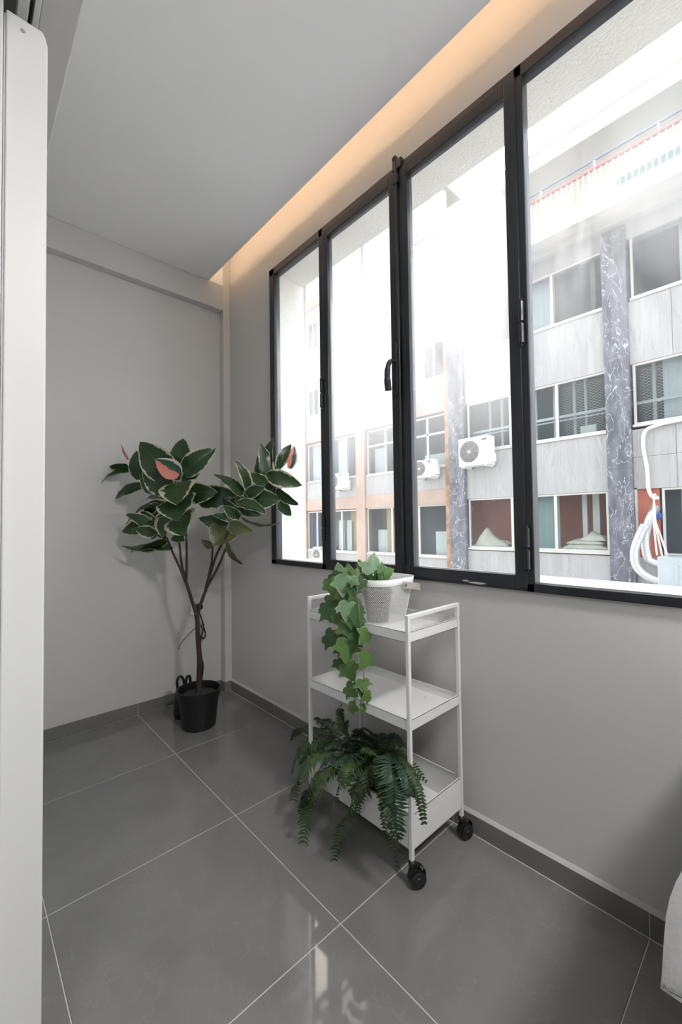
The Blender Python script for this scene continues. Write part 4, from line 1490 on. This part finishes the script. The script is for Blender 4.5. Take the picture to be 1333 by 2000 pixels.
wr3 = fwindow(gb, 0.30, 3.72, 5.77, 7.05, (1.45, 2.45))
fpart(wr3, 'room_post', 'ac_grille', F + 0.4, F + 0.45, 0.62, 0.72, 5.3, 7.2)
fpart(wr3, 'curtain', 'f_curtain', F + 0.35, F + 0.38, 1.5, 2.4, 5.3, 7.2)
wq2 = fwindow(gb, -4.25, -0.12, 3.10, 4.38, (-2.5, -1.25))
for y, wd in ((-0.42, .06), (-0.80, .07), (-1.6, .06)):
    fpart(wq2, 'room_post', 'f_paper', F + 0.50, F + 0.56, y, y + wd, 2.6, 4.6)
fpart(wq2, 'curtain', 'f_curtain', F + 0.42, F + 0.45, -2.4, -0.56, 2.6, 4.6)
fpart(wq2, 'room_beam', 'f_paper', F + 0.30, F + 0.36, -4.2, -0.12, 3.58, 3.64)
wq3 = fwindow(gb, -4.25, -0.14, 5.77, 7.12, (-2.5, -1.3))
fpart(wq3, 'curtain', 'f_curtain', F + 0.42, F + 0.45, -2.4, -0.9, 5.3, 7.3)
wq1 = fwindow(gb, -4.25, -0.54, 0.40, 1.75, (-2.4, -1.5))
fpart(wq1, 'room_post', 'f_paper', F + 0.45, F + 0.5, -0.86, -0.78, -0.2, 2.0)
fpart(gb, 'boarded_panel', 'f_red', F + 0.04, F + 0.09, -0.50, -0.10, 0.35, 1.75, label='red boarded opening')
for y in (-0.235, -0.37):
    fpart(gb, 'board_seam', 'f_rust', F + 0.034, F + 0.04, y - 0.004, y + 0.004, 0.35, 1.75)
fpart(gb, 'door_frame', 'f_white', F + 0.0, F + 0.10, -0.13, -0.085, 0.30, 1.78)
# diamond security mesh inside the upper band
for y0, y1, z0, z1, pr in ((0.42, 1.35, 3.12, 4.30, wr2), (-1.2, -0.2, 3.16, 4.30, wq2)):
    g = MB()
    st2 = 0.055
    ny, nz = int((y1 - y0) / st2), int((z1 - z0) / (st2 * 0.55))
    idx = {}
    for i in range(ny + 1):
        for j in range(nz + 1):
            if (i + j) % 2 == 0:
                idx[(i, j)] = len(g.v)
                g.v.append(Vector((F + 0.12, y0 + i * st2, z0 + j * st2 * 0.55)))
    for i in range(1, ny):
        for j in range(1, nz):
            if (i + j) % 2 == 1:
                g.f.append((idx[(i - 1, j)], idx[(i, j - 1)], idx[(i + 1, j)], idx[(i, j + 1)]))
    go = g.build('security_mesh', MT['f_white'], pr)
    md = go.modifiers.new('wire', 'WIREFRAME')
    md.thickness = 0.006

# curved concrete underside and balcony
pr_ = [(F + 0.3, 7.40), (F - 0.02, 7.42), (F - 0.35, 7.30), (F - 0.75, 7.26), (F - 1.0, 7.28), (F - 1.02, 7.52), (F + 0.3, 7.56)]
b = MB()
b.prism([(x, z) for x, z in pr_], 1, -5.0, 4.29)
b.build('balcony_slab', MT['f_conc'], gb)
fpart(gb, 'balcony_kerb', 'f_conc', F - 1.0, F - 0.88, -5.0, 4.29, 7.5, 7.60)
fpart(gb, 'top_rail', 'rail_red', F - 0.99, F - 0.93, -5.0, 4.29, 8.22, 8.27)
fpart(gb, 'upper_rail', 'rail_blue', F - 0.98, F - 0.94, -5.0, 4.29, 8.40, 8.44)
bars = bpy.data.meshes.new('baluster')
bb = MB().box(-0.012, 0.012, -0.012, 0.012, 0, 0.64)
bars.from_pydata([tuple(v) for v in bb.v], [], bb.f)
bars.materials.append(MT['f_white'])
posts = bpy.data.meshes.new('rail_post')
bb = MB().box(-0.016, 0.016, -0.016, 0.016, 0, 0.86)
posts.from_pydata([tuple(v) for v in bb.v], [], bb.f)
posts.materials.append(MT['f_white'])
k = 0
y = -1.9
while y < 3.2:
    o = link(bpy.data.objects.new('rail_post' if k % 10 == 0 else 'baluster', posts if k % 10 == 0 else bars))
    o.parent = gb
    o.location = Vector((F - 0.96, y, 7.59)) - WL[gb.name]
    y += 0.105
    k += 1
fpart(gb, 'balcony_wall', 'f_cream', F + 0.35, F + 0.6, -5.0, 4.29, 7.5, 9.35)
# upper floor slab with its parapet
b = MB()
b.prism([(F + 0.6, 9.30), (F - 0.55, 9.30), (F - 0.60, 9.36), (F - 0.60, 9.62), (F + 0.6, 9.62)], 1, -5.0, 4.29)
b.build('upper_slab', MT['f_white'], gb)
fpart(gb, 'parapet', 'f_cream', F - 0.2, F - 0.05, -5.0, 4.29, 9.62, 9.95)
fpart(gb, 'parapet_coping', 'f_white', F - 0.26, F + 0.02, -5.0, 4.29, 9.95, 10.02)
aw = MB()
aw.prism([(F - 0.10, 8.30), (F - 0.06, 8.34), (F - 0.62, 8.02), (F - 0.66, 7.78), (F - 0.64, 7.78), (F - 0.58, 7.99)], 1, -1.9, -0.10)
awo = aw.build('awning', MT['awning'])
tag(awo, 'folded teal awning behind the balcony railing', 'awning')

# ---- pink framed block (left)
pb_ = thing('apartment_building', (F, 8, -4.2), 'older block with a faded pink frame and white window bands', 'building')
ZR = 11.0
for y0, y1 in ((7.68, 8.10), (10.98, 11.4), (14.4, 14.8)):
    fpart(pb_, 'pink_pier', 'f_pink', F - 0.06, F + 0.3, y0, y1, -4.2, ZR)
fpart(pb_, 'rusty_pier', 'f_rust', F - 0.08, F + 0.2, 4.292, 4.42, -4.2, 7.2)
for z0, z1 in ((-1.1, -0.66), (1.65, 2.08), (4.36, 4.76), (7.05, 7.45), (9.75, 10.15)):
    for y0, y1 in ((4.40, 7.68), (8.10, 10.98), (11.4, 14.4)):
        fpart(pb_, 'pink_beam', 'f_pink', F - 0.03, F + 0.25, y0, y1, z0, z1)
for z0, z1 in ((-4.2, -1.1), (-0.66, 0.06), (2.08, 2.74), (4.76, 5.38), (7.45, 8.05), (10.15, ZR)):
    for y0, y1 in ((4.40, 7.68), (8.10, 10.98), (11.4, 14.4)):
        ym = (y0 + y1) / 2
        fpart(pb_, 'white_panel', 'f_panel', F, F + 0.25, y0, ym - 0.003, z0, z1)
        fpart(pb_, 'white_panel', 'f_panel', F, F + 0.25, ym + 0.003, y1, z0, z1)
fpart(pb_, 'core_wall', 'f_cream', F + 1.0, F + 6, 4.29, 15.0, -4.2, ZR)
fpart(pb_, 'roof_slab', 'f_cream', F - 0.10, F + 6, 4.29, 15.0, ZR, ZR + 0.12)
pw1 = fwindow(pb_, 4.45, 7.64, 0.12, 1.65, (5.46, 6.54))
fpart(pw1, 'cardboard_sheet', 'f_card', F + 0.25, F + 0.28, 6.05, 6.95, -0.2, 1.75)
fpart(pw1, 'white_box', 'f_paper', F + 0.2, F + 0.5, 4.5, 4.98, 0.15, 0.85)
fpart(pw1, 'white_box', 'f_curtain', F + 0.3, F + 0.5, 6.2, 7.4, 0.1, 0.9)
pw2 = fwindow(pb_, 8.12, 10.94, 0.10, 1.62, (8.95, 9.6, 10.38))
fpart(pw2, 'yellow_board', 'f_card', F + 0.3, F + 0.33, 8.25, 8.75, 0.0, 1.7)
fpart(pw2, 'white_board', 'f_paper', F + 0.2, F + 0.23, 8.62, 8.86, 0.15, 1.25)
fpart(pw2, 'white_board', 'f_paper', F + 0.2, F + 0.23, 9.02, 9.3, 0.15, 1.25)
fpart(pw2, 'blue_banner', 'blue', F + 0.2, F + 0.22, 10.48, 10.70, 0.2, 1.3)
pw3 = fwindow(pb_, 4.44, 7.60, 2.78, 4.30, (5.09, 6.0, 6.77), trans=3.76)
fpart(pw3, 'curtain', 'f_curtain', F + 0.3, F + 0.33, 6.95, 7.5, 2.5, 3.7)
fpart(pw3, 'pink_board', 'f_pink', F + 0.25, F + 0.28, 5.9, 6.6, 2.6, 3.3)
fpart(pw3, 'white_board', 'f_paper', F + 0.3, F + 0.33, 4.5, 5.4, 2.6, 3.2)
pw4 = fwindow(pb_, 8.12, 10.9, 2.80, 4.30, (8.66, 9.4, 10.0))
fpart(pw4, 'curtain', 'f_curtain', F + 0.22, F + 0.25, 8.75, 9.3, 2.4, 4.4)
fpart(pw4, 'curtain', 'f_curtain', F + 0.22, F + 0.25, 10.05, 10.85, 2.4, 4.4)
for z0, z1 in ((5.42, 6.50), (8.10, 9.2)):
    for y0, y1 in ((4.44, 5.2), (5.9, 7.0), (8.2, 9.28), (10.2, 10.85), (11.8, 13.0)):
        fwindow(pb_, y0, y1, z0, z1, ((y0 + y1) / 2,))
    for y0, y1 in ((5.2, 5.9), (7.0, 7.68), (8.10, 8.2), (9.28, 10.2), (4.40, 4.44), (10.85, 10.98), (11.4, 11.8), (13.0, 14.4)):
        fpart(pb_, 'white_panel', 'f_panel', F, F + 0.25, y0, y1, z0 - 0.04, z1 + 0.55)
    for y0, y1 in ((5.9, 7.0), (4.44, 5.2), (8.2, 9.28), (10.2, 10.85), (11.8, 13.0)):
        fpart(pb_, 'white_panel', 'f_panel', F, F + 0.25, y0, y1, z1, z1 + 0.55)
fwindow(pb_, 11.5, 14.3, 0.1, 1.62, (12.4, 13.4))
fwindow(pb_, 11.5, 14.3, 2.8, 4.3, (12.4, 13.4))


# ---- air conditioner units
def ac_unit(yl, yr, z0, z1, label, fan=True, dep=0.32):
    """outdoor unit on the facade: yl is its left side as seen from the room (larger y)"""
    xf = F - 0.16 - dep
    u = thing('air_conditioner', (F - 0.16, (yl + yr) / 2, z0), label, 'air conditioner')
    MB().box(xf, xf + dep, yr, yl, z0, z1).build('casing', MT['ac'], u, bevel=0.015)
    h_ = z1 - z0
    cy_ = yl - 0.40 * (yl - yr) * 0.92
    r_ = min(h_ * 0.40, (yl - yr) * 0.32)
    fz = (z0 + z1) / 2
    MB().lathe([(0.001, -0.003), (r_, -0.003), (r_, 0.0)], (xf, cy_, fz), 32, axis=0).build('fan_opening', MT['ac_fan'], u)
    bl = MB()
    for q in range(3):
        a = 2 * math.pi * q / 3
        pts = []
        for da, rr in ((-0.2, 0.25), (0.45, 0.9), (0.95, 0.8), (0.55, 0.25)):
            pts.append((xf - 0.006, cy_ + r_ * rr * math.cos(a + da), fz + r_ * rr * math.sin(a + da)))
        bl.add(pts, [(0, 1, 2, 3)])
    bl.build('fan_blade', MT['ac_fan'], u)
    gr = MB()
    for f_ in (0.25, 0.36, 0.47, 0.58, 0.69, 0.80, 0.91, 1.02):
        ring = [(xf - 0.014, cy_ + r_ * f_ * math.cos(2 * math.pi * q / 24), fz + r_ * f_ * math.sin(2 * math.pi * q / 24)) for q in range(25)]
        gr.tube(ring, 0.005, 4, caps=False)
    for q in range(8):
        a = math.pi * q / 4
        gr.tube([(xf - 0.014, cy_, fz), (xf - 0.014, cy_ + r_ * math.cos(a), fz + r_ * math.sin(a))], 0.004, 4)
    go_ = gr.build('grille', MT['ac_wire'], u)
    MB().lathe([(r_ * 0.15, -0.022), (r_ * 0.15, -0.010)], (xf, cy_, fz), 16, axis=0).build('hub_cap', MT['ac'], u)
    MB().box(xf - 0.004, xf, yr + 0.05, yr + 0.05 + 0.16 * (yl - yr), z1 - 0.16 * h_, z1 - 0.10 * h_).build('badge', MT['ac_fan'], u)
    for y_ in (yr + 0.12, yl - 0.12):
        bk = MB()
        bk.box(xf + 0.02, F, y_ - 0.02, y_ + 0.02, z0 - 0.04, z0)
        bk.box(F - 0.04, F, y_ - 0.02, y_ + 0.02, z0 - 0.04, z0 + 0.35)
        bk.build('bracket', MT['ac'], u)
    vb = MB().box(xf + 0.12, xf + dep - 0.05, yr - 0.06, yr, z0 + 0.06, z0 + 0.28)
    vb.build('valve_cover', MT['ac'], u, bevel=0.01)
    return u


ac_unit(3.74, 2.87, 2.60, 3.34, 'large white air conditioner with round grey fan beside the marble pier')
ac_unit(5.30, 4.58, 2.44, 2.94, 'white air conditioner under the pink block window beside the rusty pier')
ac_unit(9.10, 8.33, 2.36, 2.92, 'white air conditioner on the pink block left of its middle pier')
ac_unit(10.05, 9.45, -0.30, 0.26, 'low white air conditioner below the lowest left windows')

# ---- conduit, ducts, sheet metal box, sacks
cp = MB()
cp.tube(smooth_path([(F - 0.06, -2.4, 3.10), (F - 0.06, -0.95, 3.05), (F - 0.07, -0.48, 3.00), (F - 0.08, -0.31, 2.90), (F - 0.08, -0.28, 2.60), (F - 0.08, -0.33, 2.15), (F - 0.07, -0.34, 1.75), (F - 0.02, -0.39, 1.58), (F + 0.03, -0.48, 1.55)], 6), 0.035, 10)
o = cp.build('conduit_pipe', MT['pipe'], smooth=True)
tag(o, 'cream conduit pipe bending down the grey block beside the marble pier', 'pipe')


def flex(path, r, n=10):
    P_ = smooth_path(path, 14)
    rad = [r * (1.0 if i % 2 else 0.88) for i in range(len(P_))]
    return MB().tube(P_, rad, 14)


X_ = F - 0.25
o = flex([(F - 0.05, -0.44, 1.35), (X_, -0.40, 1.18), (X_, -0.33, 0.95), (X_, -0.29, 0.65), (X_, -0.33, 0.35), (X_ - 0.03, -0.47, 0.26), (X_ - 0.05, -0.62, 0.25)], 0.085).build('flexible_duct', MT['foil'], smooth=True)
tag(o, 'upper silver foil duct curling into the sheet metal box', 'duct')
o = flex([(X_ - 0.2, -0.34, 1.02), (X_ - 0.2, -0.24, 0.80), (X_ - 0.2, -0.15, 0.50), (X_ - 0.2, -0.17, 0.20), (X_ - 0.2, -0.32, 0.02), (X_ - 0.2, -0.50, -0.06), (X_ - 0.2, -0.64, -0.06)], 0.085).build('flexible_duct', MT['foil'], smooth=True)
tag(o, 'lower silver foil duct sweeping under the other into the sheet metal box', 'duct')
o = MB().lathe([(0.10, -0.03), (0.10, 0.12)], (F - 0.12, -0.43, 1.20), 16, axis=0).build('duct_collar', MT['blue'])
tag(o, 'blue duct collar at the boarded opening', 'duct collar')
vc = MB()
for k, dy in enumerate((0, 0.045, 0.09)):
    vc.tube(smooth_path([(F - 0.33, -0.47, 1.55), (F - 0.36, -0.46 - dy * 0.3, 1.1), (F - 0.36, -0.47 - dy, 0.8), (F - 0.40, -0.50 - dy * 1.8, 0.42)], 6), 0.017, 8)
vc.tube(smooth_path([(F, -0.45, 1.6), (F - 0.2, -0.46, 1.62), (F - 0.33, -0.47, 1.55)], 6), 0.018, 8)
o = vc.build('cable_bunch', MT['pipe'], smooth=True)
tag(o, 'bunch of cream cables dropping onto the sheet metal box', 'cable')
bxm = thing('metal_box', (F - 0.4, -1.4, -0.6), 'blue grey sheet metal duct box below the right-hand window', 'duct box')
MB().box(F - 0.72, F - 0.02, -2.3, -0.56, -0.6, 0.42).build('box_body', MT['sheet'], bxm, bevel=0.006)
MB().box(F - 0.735, F - 0.72, -0.86, -0.82, -0.6, 0.42).build('seam', MT['sheet'], bxm)
MB().tube([(F - 0.728, -0.86, 0.30), (F - 0.728, -1.5, 0.0)], 0.008, 6).build('crease', MT['sheet'], bxm)


def sack_pile(name, label, y0, y1, z0, prof, x0=F + 0.16, x1=F + 0.55, seed=3):
    r_ = random.Random(seed)
    b = MB()
    n_, m_ = 22, 8
    for i in range(n_ + 1):
        t = i / n_
        k = t * (len(prof) - 1)
        q = min(int(k), len(prof) - 2)
        h = prof[q] + (prof[q + 1] - prof[q]) * (k - q)
        for j in range(m_ + 1):
            a = math.pi * j / m_
            xx_ = x0 + (x1 - x0) * (0.5 - 0.5 * math.cos(a))
            zz = z0 + h * (math.sin(a) ** 0.6) * (1 + 0.10 * math.sin(9 * t + j)) + r_.uniform(-0.012, 0.012)
            b.v.append(Vector((xx_, y1 + (y0 - y1) * t + r_.uniform(-0.015, 0.015), max(zz, z0))))
    for i in range(n_):
        for j in range(m_):
            a = i * (m_ + 1) + j
            b.f.append((a, a + m_ + 1, a + m_ + 2, a + 1))
    o = b.build(name, MT['sack'], smooth=True)
    return tag(o, label, 'cloth')


o = MB().box(F + 0.11, F + 0.85, 0.35, 3.80, 0.40, 0.47).build('window_ledge', MT['f_paper'], wr1)
sack_pile('dust_sheet', 'crumpled pale dust sheet heaped in the window right of the rusty pier', 2.75, 3.68, 0.47, [0.02, 0.30, 0.50, 0.38, 0.26, 0.20, 0.16, 0.14, 0.05])
sack_pile('folded_sheet', 'flat folded pale sheet at the bottom of the window left of the marble pier', 0.50, 1.38, 0.47, [0.04, 0.13, 0.14, 0.13, 0.14, 0.13, 0.12, 0.04], seed=5)
sack_pile('folded_sheet', 'middle folded pale sheet in the window left of the marble pier', 0.55, 1.34, 0.58, [0.02, 0.08, 0.11, 0.10, 0.11, 0.10, 0.10, 0.02], seed=6)
sack_pile('folded_sheet', 'rumpled pale sheet on top of the folded ones in the window', 0.50, 1.05, 0.66, [0.02, 0.12, 0.19, 0.16, 0.12, 0.02], seed=8)
